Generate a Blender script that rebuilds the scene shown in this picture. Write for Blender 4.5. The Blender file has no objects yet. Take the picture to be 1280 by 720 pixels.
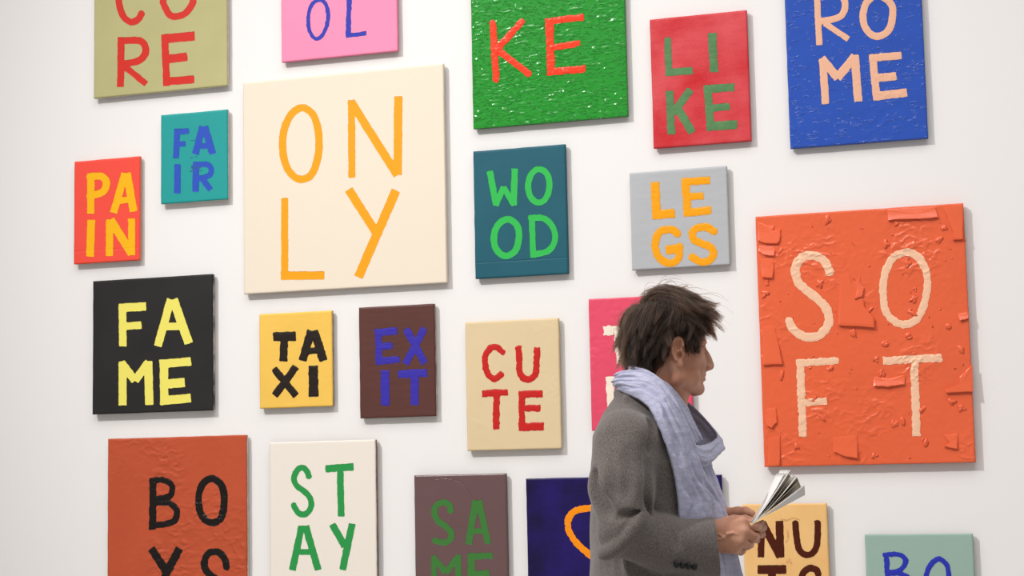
import bpy, bmesh, math, random
import numpy as np
from mathutils import Matrix, Vector

# ------------------------------------------------------------------ camera, world, lights, exposure
scn = bpy.context.scene
COL = scn.collection
F_PX = 2200.0            # focal length in pixels of the 1280 wide frame
CAM_D = 5.2              # metres from the wall
CAM_ROT = np.array([[0.95192899, 0.05235894, 0.30181076],
                    [-0.02084671, 0.99407242, -0.10670259],
                    [-0.30560859, 0.09528153, 0.94737787]])
CAM_H = 1.235
cam_d = bpy.data.cameras.new('camera')
cam = bpy.data.objects.new('camera', cam_d)
COL.objects.link(cam)
cam_d.sensor_width = 36.0
cam_d.lens = 36.0 * F_PX / 1280.0
cam_d.clip_end = 60
m4 = Matrix.Identity(4)
for i in range(3):
    m4[0][i] = CAM_ROT[0, i]; m4[1][i] = -CAM_ROT[2, i]; m4[2][i] = CAM_ROT[1, i]
m4[1][3] = -CAM_D; m4[2][3] = CAM_H
cam.matrix_world = m4
scn.camera = cam

wld = bpy.data.worlds.new('gallery_ambient'); scn.world = wld; wld.use_nodes = True
bg = wld.node_tree.nodes['Background']
bg.inputs[0].default_value = (1.0, 0.98, 0.97, 1); bg.inputs[1].default_value = 0.37

def spot(name, loc, target, watts, size_deg, blend, radius, color):
    l = bpy.data.lights.new(name, 'SPOT'); l.energy = watts; l.spot_size = math.radians(size_deg)
    l.spot_blend = blend; l.shadow_soft_size = radius; l.color = color
    o = bpy.data.objects.new(name, l); COL.objects.link(o)
    o.location = loc
    o.rotation_euler = (Vector(target) - Vector(loc)).to_track_quat('-Z', 'Y').to_euler()
    return o
spot('track_spotlight', (-4.7, -5.2, 6.4), (-1.2, 0, 0.85), 1450, 42, 1.0, 0.09, (1.0, 0.987, 0.972))
al = bpy.data.lights.new('ceiling_light_panel', 'AREA'); al.shape = 'RECTANGLE'; al.size = 7.0; al.size_y = 4.0; al.energy = 300; al.color = (1.0, 0.98, 0.965)
ao = bpy.data.objects.new('ceiling_light_panel', al); COL.objects.link(ao); ao.location = (-1.6, -3.6, 5.8)

vs = scn.view_settings
vs.view_transform = 'Standard'; vs.look = 'None'; vs.exposure = -0.13; vs.gamma = 1.0; vs.use_curve_mapping = False

# ------------------------------------------------------------------ helpers
def lin(c):
    c = np.array(c, float) / 255.0
    r = np.where(c <= 0.04045, c / 12.92, ((c + 0.055) / 1.055) ** 2.4)
    return tuple(r) + (1.0,)

def node(nt, kind, **kw):
    n = nt.nodes.new(kind)
    for k, v in kw.items():
        if hasattr(n, k): setattr(n, k, v)
        else: n.inputs[k].default_value = v
    return n

def mat(name, rgb, rough=0.5, spec=0.4, var=0.0, var_scale=6.0, bump=0.0, bump_scale=300.0, rgb2=None, sheen=0.0,
        sss=0.0, stretch=(1, 1, 1), detail=4.0, coat=0.0, bump_ramp=None, bump_dist=0.002):
    """procedural paint / cloth: base colour with slow noise variation and a fine bump"""
    m = bpy.data.materials.new(name); m.use_nodes = True
    nt = m.node_tree; b = nt.nodes['Principled BSDF']
    c = lin(rgb)
    b.inputs['Roughness'].default_value = rough
    b.inputs['Specular IOR Level'].default_value = spec
    if coat:
        b.inputs['Coat Weight'].default_value = coat; b.inputs['Coat Roughness'].default_value = 0.18
    if sheen:
        b.inputs['Sheen Weight'].default_value = sheen; b.inputs['Sheen Roughness'].default_value = 0.5
    if sss:
        b.inputs['Subsurface Weight'].default_value = sss
        b.inputs['Subsurface Radius'].default_value = (0.012, 0.005, 0.003)
        b.inputs['Subsurface Scale'].default_value = 0.5
    tc = node(nt, 'ShaderNodeTexCoord')
    mp = node(nt, 'ShaderNodeMapping'); mp.inputs['Scale'].default_value = stretch
    nt.links.new(tc.outputs['Object'], mp.inputs['Vector'])
    if var or rgb2:
        c2 = lin(rgb2) if rgb2 else tuple(x * (1 - var) for x in c[:3]) + (1,)
        n = node(nt, 'ShaderNodeTexNoise'); n.inputs['Scale'].default_value = var_scale; n.inputs['Detail'].default_value = detail
        rp = node(nt, 'ShaderNodeValToRGB')
        rp.color_ramp.elements[0].position = 0.35; rp.color_ramp.elements[0].color = c2
        rp.color_ramp.elements[1].position = 0.65; rp.color_ramp.elements[1].color = c
        nt.links.new(mp.outputs[0], n.inputs['Vector']); nt.links.new(n.outputs['Fac'], rp.inputs[0])
        nt.links.new(rp.outputs[0], b.inputs['Base Color'])
    else:
        b.inputs['Base Color'].default_value = c
    if bump:
        n2 = node(nt, 'ShaderNodeTexNoise'); n2.inputs['Scale'].default_value = bump_scale; n2.inputs['Detail'].default_value = 3
        bp = node(nt, 'ShaderNodeBump'); bp.inputs['Strength'].default_value = bump; bp.inputs['Distance'].default_value = bump_dist
        nt.links.new(mp.outputs[0], n2.inputs['Vector']); hs = n2.outputs['Fac']
        if bump_ramp:
            mr = node(nt, 'ShaderNodeMapRange'); mr.inputs['From Min'].default_value, mr.inputs['From Max'].default_value = bump_ramp
            nt.links.new(hs, mr.inputs['Value']); hs = mr.outputs[0]
        nt.links.new(hs, bp.inputs['Height'])
        nt.links.new(bp.outputs[0], b.inputs['Normal'])
    return m

def mesh_obj(name, v, f, m, parent=None, smooth=True):
    me = bpy.data.meshes.new(name)
    v = np.asarray(v, np.float32)
    if isinstance(f, np.ndarray) and f.ndim == 2:
        n, k = f.shape
        me.vertices.add(len(v)); me.vertices.foreach_set('co', v.ravel())
        me.loops.add(n * k); me.loops.foreach_set('vertex_index', f.ravel().astype(np.int32))
        me.polygons.add(n); me.polygons.foreach_set('loop_start', np.arange(0, n * k, k, dtype=np.int32))
        me.update(calc_edges=True); me.validate()
    else:
        me.from_pydata(v.tolist(), [], [list(map(int, q)) for q in f]); me.update()
    if smooth:
        me.polygons.foreach_set('use_smooth', np.ones(len(me.polygons), bool))
    for mm in (m if isinstance(m, (list, tuple)) else [m]): me.materials.append(mm)
    o = bpy.data.objects.new(name, me); COL.objects.link(o)
    if parent is not None: o.parent = parent
    return o

def tag(o, label=None, cat=None, group=None, kind=None):
    if label: o['label'] = label
    if cat: o['category'] = cat
    if group: o['group'] = group
    if kind: o['kind'] = kind
    return o

def empty(name, loc):
    o = bpy.data.objects.new(name, None); COL.objects.link(o); o.location = loc; o.empty_display_size = 0.1
    return o

def box(name, lo, hi, m, parent=None):
    x0, y0, z0 = lo; x1, y1, z1 = hi
    v = [(x0,y0,z0),(x1,y0,z0),(x1,y1,z0),(x0,y1,z0),(x0,y0,z1),(x1,y0,z1),(x1,y1,z1),(x0,y1,z1)]
    f = [(0,3,2,1),(4,5,6,7),(0,1,5,4),(1,2,6,5),(2,3,7,6),(3,0,4,7)]
    return mesh_obj(name, v, f, m, parent, smooth=False)

def hash2(ix, iy, seed):
    h = (ix.astype(np.int64) * 374761393 + iy.astype(np.int64) * 668265263 + seed * 2147483647 + 12345) & 0xffffffff
    h = ((h ^ (h >> 13)) * 1274126177) & 0xffffffff
    return ((h ^ (h >> 16)) & 0xffff) / 65535.0

def vnoise(x, y, seed=0):
    """value noise in [-1, 1]"""
    ix = np.floor(x); iy = np.floor(y); fx = x - ix; fy = y - iy
    fx = fx * fx * (3 - 2 * fx); fy = fy * fy * (3 - 2 * fy)
    a = hash2(ix, iy, seed); b = hash2(ix + 1, iy, seed); c = hash2(ix, iy + 1, seed); d = hash2(ix + 1, iy + 1, seed)
    return 2 * ((a * (1 - fx) + b * fx) * (1 - fy) + (c * (1 - fx) + d * fx) * fy) - 1

def fbm(x, y, seed=0, octv=3):
    r = 0; a = 1.0; s = 0
    for o in range(octv):
        r = r + a * vnoise(x * 2 ** o + 17.3 * o, y * 2 ** o - 9.1 * o, seed + o); s += a; a *= 0.5
    return r / s

def sstep(a, b, x):
    t = np.clip((x - a) / (b - a), 0, 1); return t * t * (3 - 2 * t)

def catmull(P, n, closed=False):
    """resample a control polyline (k, d) to n points along a Catmull-Rom spline"""
    P = np.asarray(P, float); k = len(P)
    if closed:
        Q = np.vstack([P[-1:], P, P[:2]]); segs = k
    else:
        Q = np.vstack([2 * P[:1] - P[1:2], P, 2 * P[-1:] - P[-2:-1]]); segs = k - 1
    t = np.linspace(0, segs, n, endpoint=not closed)
    i = np.minimum(t.astype(int), segs - 1); u = (t - i)[:, None]
    p0, p1, p2, p3 = Q[i], Q[i + 1], Q[i + 2], Q[i + 3]
    return 0.5 * (2 * p1 + (p2 - p0) * u + (2 * p0 - 5 * p1 + 4 * p2 - p3) * u ** 2 + (3 * p1 - p0 - 3 * p2 + p3) * u ** 3)

def wall_xz(px, py):
    """point of the wall plane seen at a photograph pixel -> (x, z) in metres (measuring aid)"""
    px = np.asarray(px, float); py = np.asarray(py, float)
    v = np.stack([px - 640, 360 - py, np.full_like(px, -F_PX)], -1) @ CAM_ROT.T
    return v[..., 0] / -v[..., 2] * CAM_D, v[..., 1] / -v[..., 2] * CAM_D + CAM_H

# ------------------------------------------------------------------ the setting
M_WALL = mat('white_wall_paint', (236, 233, 231), rough=0.75, spec=0.25, bump=0.05, bump_scale=120)
M_FLOOR = mat('grey_concrete', (196, 193, 190), rough=0.45, var=0.15, var_scale=1.5)
tag(box('wall_back', (-7.5, 0.0, 0.0), (4.5, 0.2, 7.0), M_WALL), 'white gallery wall behind all the word paintings', kind='structure')
tag(box('floor', (-7.5, -9.0, -0.12), (4.5, 0.2, 0.0), M_FLOOR), 'grey concrete gallery floor', kind='structure')

# ------------------------------------------------------------------ word paintings
def strokes_sdf(X, Y, strokes):
    """signed distance (px) to brush strokes: (width, points, flag) flag o=closed loop, r=round ends, c=curved open"""
    D = np.full(X.shape, 1e3)
    for w, pts, flag in strokes:
        P = np.asarray(pts, float)
        closed = 'o' in flag
        if closed: P = catmull(P, 40, True)
        elif 'c' in flag: P = catmull(P, 6 * len(P))
        n = len(P)
        for i in range(n if closed else n - 1):
            a, b = P[i], P[(i + 1) % n]
            d = b - a; L = math.hypot(*d) + 1e-9; t = d / L
            u = (X - a[0]) * t[0] + (Y - a[1]) * t[1]; v = (Y - a[1]) * t[0] - (X - a[0]) * t[1]
            D = np.minimum(D, np.maximum(np.abs(u - L / 2) - L / 2, np.abs(v) - w / 2))
        js = range(n) if (closed or 'r' in flag) else range(1, n - 1)
        for i in js:
            D = np.minimum(D, np.hypot(X - P[i][0], Y - P[i][1]) - w / 2)
    return D

def clip_grid(S, H, px, py):
    """faces of the region S<0 of a grid with heights H: inner quads plus clipped border cells and skirts"""
    ny, nx = S.shape
    ins = S < 0
    V = []; idx = {}
    def gv(j, i):
        k = (j, i)
        if k not in idx: idx[k] = len(V); V.append((px[i], py[j], H[j, i]))
        return idx[k]
    def ev(j0, i0, j1, i1):
        if (j1, i1) < (j0, i0): j0, i0, j1, i1 = j1, i1, j0, i0
        k = (j0, i0, j1, i1)
        if k not in idx:
            a, b = S[j0, i0], S[j1, i1]; t = a / (a - b); t = min(max(t, 0.02), 0.98)
            idx[k] = len(V)
            V.append((px[i0] + (px[i1] - px[i0]) * t, py[j0] + (py[j1] - py[j0]) * t, None))
        return idx[k]
    Fc = []; rim = []
    cnt = ins[:-1, :-1].astype(int) + ins[1:, :-1] + ins[:-1, 1:] + ins[1:, 1:]
    for j, i in zip(*np.nonzero(cnt)):
        c = [(j, i), (j, i + 1), (j + 1, i + 1), (j + 1, i)]
        if cnt[j, i] == 4:
            Fc.append([gv(*q) for q in c]); continue
        poly = []; cross = []
        for a in range(4):
            p, q = c[a], c[(a + 1) % 4]
            if ins[p]: poly.append(gv(*p))
            if ins[p] != ins[q]:
                e = ev(*p, *q); poly.append(e); cross.append((e, bool(ins[p])))
        if len(poly) >= 3: Fc.append(poly)
        for a in range(len(cross)):
            e0, out0 = cross[a]; e1, _ = cross[(a + 1) % len(cross)]
            if out0: rim.append((e0, e1))
    return V, Fc, rim

CANVAS_BUMP = {}
def relief_fn(kind, seed):
    """height (m) of the paint skin over the canvas at (x, z)"""
    if kind == 'flat': return lambda x, z: 0.00012 * fbm(x * 60, z * 60, seed)
    if kind == 'brushed': return lambda x, z: 0.00035 * fbm(x * 22, z * 120, seed)
    if kind == 'hatched':     # thick scraped paint, broken short horizontal ridges
        def h(x, z):
            a = np.maximum(0, vnoise(x * 55, z * 260, seed) - 0.2) * np.maximum(0, 0.35 + fbm(x * 16, z * 22, seed + 5))
            b = np.maximum(0, vnoise(x * 260, z * 60, seed + 2) - 0.45) * np.maximum(0, 0.2 + fbm(x * 20, z * 14, seed + 9))
            lump = np.maximum(0, vnoise(x * 60, z * 60, seed + 7) - 0.72) * 9
            return 0.0022 * a + 0.0014 * b + 0.0003 * fbm(x * 120, z * 200, seed + 3) + 0.0010 * lump
        return h
    if kind == 'impasto':     # plastery ridges in drifting patches
        def h(x, z):
            wx = x + 0.012 * fbm(x * 30, z * 30, seed + 11); wz = z + 0.012 * fbm(x * 30 + 5, z * 30, seed + 12)
            r = 1 - np.abs(fbm(wx * 26 + wz * 14, wz * 48 - wx * 10, seed, 3)) * 2.2
            r = np.maximum(0, r) ** 3
            mask = sstep(-0.15, 0.5, fbm(x * 7, z * 7, seed + 4))
            return 0.0034 * r * mask + 0.0005 * fbm(x * 90, z * 90, seed + 6)
        return h
    if kind == 'patchy':
        def h(x, z):
            r = np.maximum(0, 1 - np.abs(fbm(x * 34 + z * 20, z * 40 - x * 20, seed, 3)) * 3.0) ** 2
            return 0.0011 * r * sstep(0.05, 0.5, fbm(x * 8, z * 8, seed + 4)) + 0.0002 * fbm(x * 60, z * 60, seed + 6)
        return h

M_RAW = mat('raw_primed_linen', (214, 206, 194), rough=0.85, var=0.25, var_scale=40, bump=0.3, bump_scale=900)
PAINT_GROUP = 'word paintings hung on the white wall'

def painting(key, tl, size, paint, edge, relief, letters, label, letter_mat, frame, rough=0.35, thick=None, depth=0.021,
             seed=1, letter_words='', step=0.0045, bar=None, ridges=()):
    """tl: upper left corner (x, z) on the wall; letters: [(char, strokes in crop pixels)]; frame: crop origin and scale"""
    x0, zt = tl; w, h = size; x1, zb = x0 + w, zt - h
    root = empty('word_painting', (x0 + w / 2, 0, zb))
    root['label'] = label; root['category'] = 'painting'; root['group'] = PAINT_GROUP
    ox, oz = x0 + w / 2, zb
    fn0 = relief_fn(relief, seed)
    zbar = zb + bar if bar else -99          # the stretcher bar prints a line through the cloth
    fn = lambda x, z: fn0(x, z) - 0.0011 * np.exp(-((z - zbar) / 0.0014) ** 2) * (0.5 + 0.5 * np.abs(vnoise(x * 40, z * 0, seed)))
    # painted front with softly rolled edges
    nx = max(12, int(w / step)); nz = max(12, int(h / step))
    gx = np.linspace(x0, x1, nx); gz = np.linspace(zb, zt, nz)
    if bar: gz = np.unique(np.concatenate([gz, zbar + np.linspace(-0.004, 0.004, 9)])); nz = len(gz)
    XX, ZZ = np.meshgrid(gx, gz)
    ed = np.minimum(np.minimum(XX - x0, x1 - XX), np.minimum(ZZ - zb, zt - ZZ))
    roll = 0.0008 * (1 - sstep(0, 0.0045, ed))
    YY = -(depth + fn(XX, ZZ) * sstep(0, 0.006, ed) - roll)
    wob = 0.0005 * vnoise(ZZ * 30, XX * 30, seed + 31)
    V = np.stack([XX - ox + np.where(ed <= 1e-9, wob, 0), YY, ZZ - oz + np.where(ed <= 1e-9, wob, 0)], -1).reshape(-1, 3)
    I = np.arange(nx * nz).reshape(nz, nx)
    Fq = np.stack([I[:-1, :-1], I[:-1, 1:], I[1:, 1:], I[1:, :-1]], -1).reshape(-1, 4)
    ring = np.concatenate([I[0, :], I[1:, -1], I[-1, -2::-1], I[-2:0:-1, 0]])
    # paint turns over the edge for a few millimetres
    back = V[ring].copy(); back[:, 1] += 0.0022 + 0.002 * np.abs(vnoise(np.arange(len(ring)) * 0.35, np.zeros(len(ring)), seed))
    n0 = len(V); V = np.vstack([V, back]); J = n0 + np.arange(len(ring))
    Fs = np.stack([ring, J, np.roll(J, -1), np.roll(ring, -1)], -1)
    mesh_obj('painted_front', V, np.vstack([Fq, Fs]), paint, root)
    # tacked side of the stretcher, from the wall to under the paint
    e = 0.0006
    side = []
    for yy in (-0.008, -(depth - 0.001)):
        side += [(x0 + e - ox, yy, 0 + e), (x1 - e - ox, yy, e), (x1 - e - ox, yy, h - e), (x0 + e - ox, yy, h - e)]
    sf = [(0, 1, 5, 4), (1, 2, 6, 5), (2, 3, 7, 6), (3, 0, 4, 7), (0, 3, 2, 1), (4, 5, 6, 7)]
    mesh_obj('canvas_side', side, sf, edge, root, smooth=False)
    # two cleats keep the canvas a finger's width off the wall
    for sx in (-0.28, 0.28):
        box('hanging_cleat', (w * sx - 0.012, -0.0085, h * 0.82), (w * sx + 0.012, 0.0, h * 0.82 + 0.03), M_RAW, root)
    # letters: raised strokes of paint
    fx, fy, fs = frame
    if thick is None: thick = 0.0004 if relief == 'flat' else 0.0009
    for ch, st, lm in [(c, s, letter_mat) for c, s in letters] + [('', s, m_) for s, m_ in ridges]:
        S = []
        for s in st:
            wd, pts = s[0], s[1]; fl = s[2] if len(s) > 2 else ''
            S.append((wd / fs, [(fx + p[0] / fs, fy + p[1] / fs) for p in pts], fl))
        allp = np.array([p for s in S for p in s[1]]); mw = max(s[0] for s in S)
        lo = allp.min(0) - mw; hi = allp.max(0) + mw
        px = np.arange(lo[0], hi[0], 1.0); py = np.arange(lo[1], hi[1], 1.0)
        PX, PY = np.meshgrid(px, py)
        D = strokes_sdf(PX, PY, S) + rough * 1.3 * fbm(PX * 0.28, PY * 0.28, seed + (ord(ch[0]) if ch else 7), 2)
        Hh = thick * (0.35 + 0.65 * sstep(0, 1.6, -D)) * (0.5 if relief == 'flat' else 1) + thick * 0.35 * fbm(PX * 0.5, PY * 0.5, seed + 3)
        Vp, Fc, rim = clip_grid(D, Hh, px, py)
        P = np.array([(a, b) for a, b, _ in Vp]); hh = np.array([thick * 0.3 if c is None else c for _, _, c in Vp])
        X, Z = wall_xz(P[:, 0], P[:, 1])
        # the paint face stands a little nearer than the wall plane: shift along the view line
        k = (CAM_D - depth) / CAM_D
        X = X * k; Z = CAM_H + (Z - CAM_H) * k
        base = depth + fn(X, Z)
        VV = np.stack([X - ox, -(base + 0.0004 + np.maximum(hh, 0.0002)), Z - oz], -1)
        n = len(VV); low = VV.copy(); low[:, 1] = -(base - 0.0012)
        rs = [(a, n + a, n + b, b) for a, b in rim]
        lo_ = mesh_obj('painted_curve' if len(ch) > 1 else 'letter' if ch else 'paint_ridge', np.vstack([VV, low]), [f[::-1] for f in Fc] + rs, lm, root)
        if ch: lo_['label'] = letter_words + (' ' if len(ch) > 1 else ' letter ') + ch
    return root

FA = (80, 0, 5.3333); FB = (290, 0, 5.3333); FC = (570, 0, 4); FD = (800, 0, 3.6); FE = (960, 0, 3.6)
FF = (80, 125, 3.2727); FG = (290, 70, 2.3226); FH = (580, 170, 3.789); FI = (770, 195, 4.645); FJ = (930, 240, 2)
FK = (100, 330, 3.6); FL = (310, 370, 4.364); FM = (570, 385, 3.694); FN = (120, 530, 3.79); FO = (330, 540, 4)
FP = (510, 580, 5.12); FQ = (735, 365, 4.229); FS = (870, 570, 4.8); FT = (1060, 640, 7.111)
H0 = CAM_H

def pm(name, rgb, **k):
    f = 0.965                                    # pigment reflectance against the white wall
    if 'rgb2' in k: k['rgb2'] = tuple(c * f for c in k['rgb2'])
    return mat(name, tuple(c * f for c in rgb), **{**dict(rough=0.5, spec=0.22, bump=0.12, bump_scale=700), **k})

painting('core', (-3.129, 1.31 + 0.60 + H0), (0.503, 0.60), pm('olive_paint', (190, 184, 130), var=0.06), M_RAW, 'flat', [
    ('C', [(44, [(500,-110),(450,-155),(405,-130),(372,-60),(366,5),(376,60),(402,118),(448,146),(492,130),(520,85)], 'c')]),
    ('O', [(44, [(660,0),(680,60),(705,100),(745,110),(795,98),(835,60),(862,0),(850,-80),(765,-165),(680,-100)], 'o')]),
    ('R', [(46, [(381,250),(377,580)]), (46, [(365,272),(470,268),(518,278),(545,320),(535,370),(490,408),(370,430)], 'c'), (42, [(395,435),(548,560)])]),
    ('E', [(46, [(671,232),(685,573)]), (60, [(650,260),(872,240)]), (56, [(688,395),(822,378)]), (52, [(665,545),(868,528)])]),
    ], 'olive green canvas with red capitals CORE, cut by the top edge', pm('red_paint', (214, 48, 36), rough=0.4), FA, seed=3, letter_words='red')

painting('ol', (-2.428, 1.37 + 0.50 + H0), (0.409, 0.50), pm('pink_paint', (255, 147, 184), var=0.03), pm('pink_side_paint', (214, 120, 140)), 'flat', [
    ('O', [(25, [(575,2),(540,22),(515,80),(508,150),(522,215),(560,260),(605,233),(632,170),(641,100),(630,40),(608,8)], 'o')]),
    ('L', [(33, [(783,-60),(775,250)]), (28, [(760,240),(895,222)])]),
    ], 'bubblegum pink canvas with thin blue capitals O and L, cut by the top edge', pm('ultramarine_paint', (44, 58, 176)), FB, seed=5, rough=0.6, letter_words='blue')

painting('ke', (-1.767, 1.094 + 0.60 + H0), (0.502, 0.60), pm('bright_green_paint', (24, 150, 36), rough=0.22, spec=0.7, bump=0.75, bump_scale=75, stretch=(1, 1, 3.2), bump_ramp=(0.54, 0.66), bump_dist=0.004), pm('dark_green_side', (26, 96, 34)), 'hatched', [
    ('K', [(34, [(185,118),(200,395)], 'r'), (32, [(328,108),(207,246)], 'r'), (34, [(215,255),(362,368)], 'r')]),
    ('E', [(40, [(467,100),(476,376)]), (34, [(448,110),(640,85)]), (30, [(480,240),(622,215)]), (36, [(465,360),(648,343)])]),
    ], 'large bright green rough glossy canvas with orange-red capitals K and E', pm('orange_red_paint', (250, 66, 36), rough=0.3), FC, seed=7, rough=0.8, thick=0.0014, letter_words='orange-red', step=0.0026)

painting('like', (-1.187, 1.389 + H0), (0.30, 0.402), pm('brushed_crimson_paint', (222, 84, 90), rgb2=(204, 38, 44), var_scale=7, detail=9, rough=0.35, bump=0.35, bump_scale=240), pm('dark_red_side', (190, 34, 40)), 'brushed', [
    ('L', [(31, [(124,168),(130,340)]), (33, [(116,327),(237,317)])]),
    ('I', [(38, [(325,148),(333,325)])]),
    ('K', [(35, [(133,408),(141,605)]), (34, [(228,403),(148,510)]), (36, [(160,470),(236,598)])]),
    ('E', [(35, [(304,390),(318,588)]), (36, [(288,402),(425,392)]), (33, [(310,489),(404,478)]), (40, [(303,570),(438,560)])]),
    ], 'crimson red brushed canvas with muted green capitals LIKE', pm('sage_green_paint', (92, 140, 88), var=0.15, var_scale=30), FD, seed=11, rough=0.5, letter_words='muted green')

painting('rome', (-0.771, 0.954 + 0.60 + H0), (0.401, 0.60), pm('cobalt_blue_paint', (40, 84, 186), var=0.08, rough=0.22, spec=0.6, bump=0.6, bump_scale=34, stretch=(1, 1, 2.6), bump_ramp=(0.6, 0.66), bump_dist=0.003), pm('navy_side_paint', (40, 66, 140)), 'patchy', [
    ('R', [(28, [(219,-40),(231,203)]), (30, [(212,-28),(300,-32),(340,-5),(345,40),(318,78),(228,98)], 'c'), (26, [(255,105),(362,176)])]),
    ('O', [(32, [(495,-22),(448,5),(428,60),(434,115),(465,156),(505,162),(545,132),(561,70),(552,15)], 'o')]),
    ('M', [(34, [(246,262),(259,468)]), (38, [(240,262),(315,352)]), (38, [(312,352),(392,252)]), (38, [(390,247),(406,457)])]),
    ('E', [(34, [(470,250),(490,452)]), (34, [(455,262),(601,249)]), (36, [(480,352),(577,342)]), (38, [(475,434),(626,416)])]),
    ], 'cobalt blue canvas with pale peach capitals ROME at the upper right', pm('peach_paint', (240, 184, 152)), FE, seed=13, letter_words='pale peach')

fair_smear = pm('violet_smear', (70, 60, 170), rgb2=(40, 110, 130), var_scale=90)
painting('fair', (-2.873, 1.2305 + H0), (0.247, 0.3015), pm('teal_paint', (36, 160, 156), var=0.04), M_RAW, 'flat', [
    ('F', [(24, [(464,118),(458,238)]), (24, [(450,131),(512,127)]), (22, [(465,181),(497,179)])]),
    ('A', [(27, [(567,108),(537,222)]), (29, [(575,108),(608,220)]), (22, [(548,190),(602,186)]), (20, [(555,118),(588,118)])]),
    ('I', [(26, [(464,262),(464,382)])]),
    ('R', [(26, [(541,252),(538,376)]), (22, [(533,265),(585,264),(602,283),(592,310),(535,325)], 'c'), (24, [(562,316),(600,368)])]),
    ], 'small teal canvas with blunt blue capitals FAIR', pm('royal_blue_paint', (46, 84, 190)), FF, seed=17, letter_words='blue', ridges=[([(16, [(528,275),(552,272)], 'r')], fair_smear), ([(2.5, [(515,292),(565,288)], '')], fair_smear), ([(2.5, [(512,238),(545,232)], '')], fair_smear), ([(2, [(515,166),(550,164)], '')], fair_smear)])

painting('pain', (-3.203, 1.0975 + H0), (0.251, 0.352), pm('vermilion_paint', (250, 82, 66), var=0.03), pm('sand_side_paint', (200, 150, 120)), 'flat', [
    ('P', [(30, [(110,299),(110,465)]), (30, [(100,314),(150,312),(172,330),(170,360),(148,381),(100,392)], 'c')]),
    ('A', [(30, [(250,299),(203,461)]), (32, [(258,299),(285,456)]), (26, [(225,412),(275,407)]), (20, [(238,308),(270,306)])]),
    ('I', [(32, [(112,490),(107,640)])]),
    ('N', [(30, [(187,488),(186,638)]), (34, [(190,488),(278,630)]), (29, [(277,484),(277,635)])]),
    ], 'small vermilion red canvas with yellow capitals PAIN at the far left', pm('egg_yellow_paint', (253, 186, 14)), FF, seed=19, letter_words='yellow', bar=0.043)

painting('only', (-2.568, 1.3145 + H0), (0.704, 0.7035), pm('cream_paint', (242, 228, 207), rough=0.6), pm('cream_side', (226, 210, 190)), 'flat', [
    ('O', [(21, [(203,150),(172,170),(151,215),(147,270),(158,320),(180,350),(203,358),(230,345),(248,300),(253,250),(247,200),(232,166)], 'o')]),
    ('N', [(20, [(347,128),(348,353)]), (24, [(345,132),(480,346)]), (24, [(483,117),(481,345)])]),
    ('L', [(20, [(153,412),(153,650)]), (24, [(142,638),(268,637)])]),
    ('Y', [(25, [(339,388),(418,512)]), (26, [(476,390),(367,642)])]),
    ], 'large square cream canvas with amber orange capitals ONLY', pm('amber_paint', (252, 166, 20)), FG, seed=23, letter_words='amber orange', depth=0.022)

painting('wood', (-1.769, 1.0225 + H0), (0.302, 0.4045), pm('petrol_blue_paint', (34, 96, 112), var=0.1), pm('dark_petrol_side', (40, 70, 80)), 'flat', [
    ('W', [(31, [(122,165),(153,330)]), (28, [(150,330),(188,240)]), (28, [(187,240),(237,328)]), (31, [(240,155),(235,328)])]),
    ('O', [(29, [(353,156),(320,180),(304,230),(313,285),(347,314),(380,303),(401,265),(404,215),(390,175)], 'o')]),
    ('O', [(32, [(205,394),(162,420),(142,475),(150,530),(180,562),(215,564),(248,533),(261,470),(248,418)], 'o')]),
    ('D', [(29, [(321,374),(328,577)]), (29, [(308,388),(370,388),(410,415),(431,465),(424,512),(390,548),(315,562)], 'c')]),
    ], 'dark petrol blue canvas with bright green capitals WOOD', pm('emerald_paint', (52, 190, 84)), FH, seed=29, letter_words='bright green', bar=0.05)

painting('legs', (-1.265, 0.917 + H0), (0.301, 0.30), pm('light_grey_paint', (188, 190, 193), var=0.04, rough=0.35), pm('grey_side_paint', (178, 176, 176)), 'brushed', [
    ('L', [(50, [(226,150),(236,367)]), (52, [(213,342),(342,332)])]),
    ('E', [(46, [(402,140),(418,352)]), (44, [(380,150),(547,140)]), (42, [(420,237),(508,230)]), (48, [(396,330),(553,315)])]),
    ('G', [(44, [(360,455),(335,432),(300,426),(255,440),(230,490),(230,545),(255,595),(305,622),(345,612),(367,580),(367,515)], 'c'), (54, [(290,546),(385,537)])]),
    ('S', [(44, [(575,442),(530,415),(480,415),(445,442),(453,485),(500,508),(550,532),(565,570),(540,608),(490,614),(435,582)], 'c')]),
    ], 'small light grey square canvas with orange capitals LEGS', pm('orange_yellow_paint', (255, 168, 22), rough=0.35), FI, seed=31, letter_words='orange', rough=0.5, thick=0.0013)

soft = painting('soft', (-0.882, 0.7565 + H0), (0.602, 0.743), pm('orange_red_plaster_paint', (241, 105, 63), var=0.05, rough=0.25, spec=0.5), pm('orange_side_paint', (214, 76, 44)), 'impasto', [
    ('S', [(22, [(216,204),(200,172),(170,158),(142,166),(128,195),(140,230),(175,260),(205,290),(212,325),(190,357),(155,362),(125,345),(111,320)], 'c')]),
    ('O', [(19, [(398,152),(368,170),(350,215),(348,265),(358,305),(385,328),(415,328),(440,305),(455,260),(458,210),(445,175),(425,155)], 'o')]),
    ('F', [(20, [(140,418),(147,612)]), (18, [(130,428),(237,421)]), (18, [(145,527),(208,522)])]),
    ('T', [(20, [(348,422),(495,414)]), (20, [(426,420),(431,611)])]),
    ], 'large orange-red canvas with torn paint slabs and peach capitals SOFT', pm('pale_peach_paint', (250, 200, 165), rough=0.4), FJ, seed=37, rough=0.9, thick=0.0014, letter_words='pale peach', step=0.003, depth=0.025)

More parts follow.
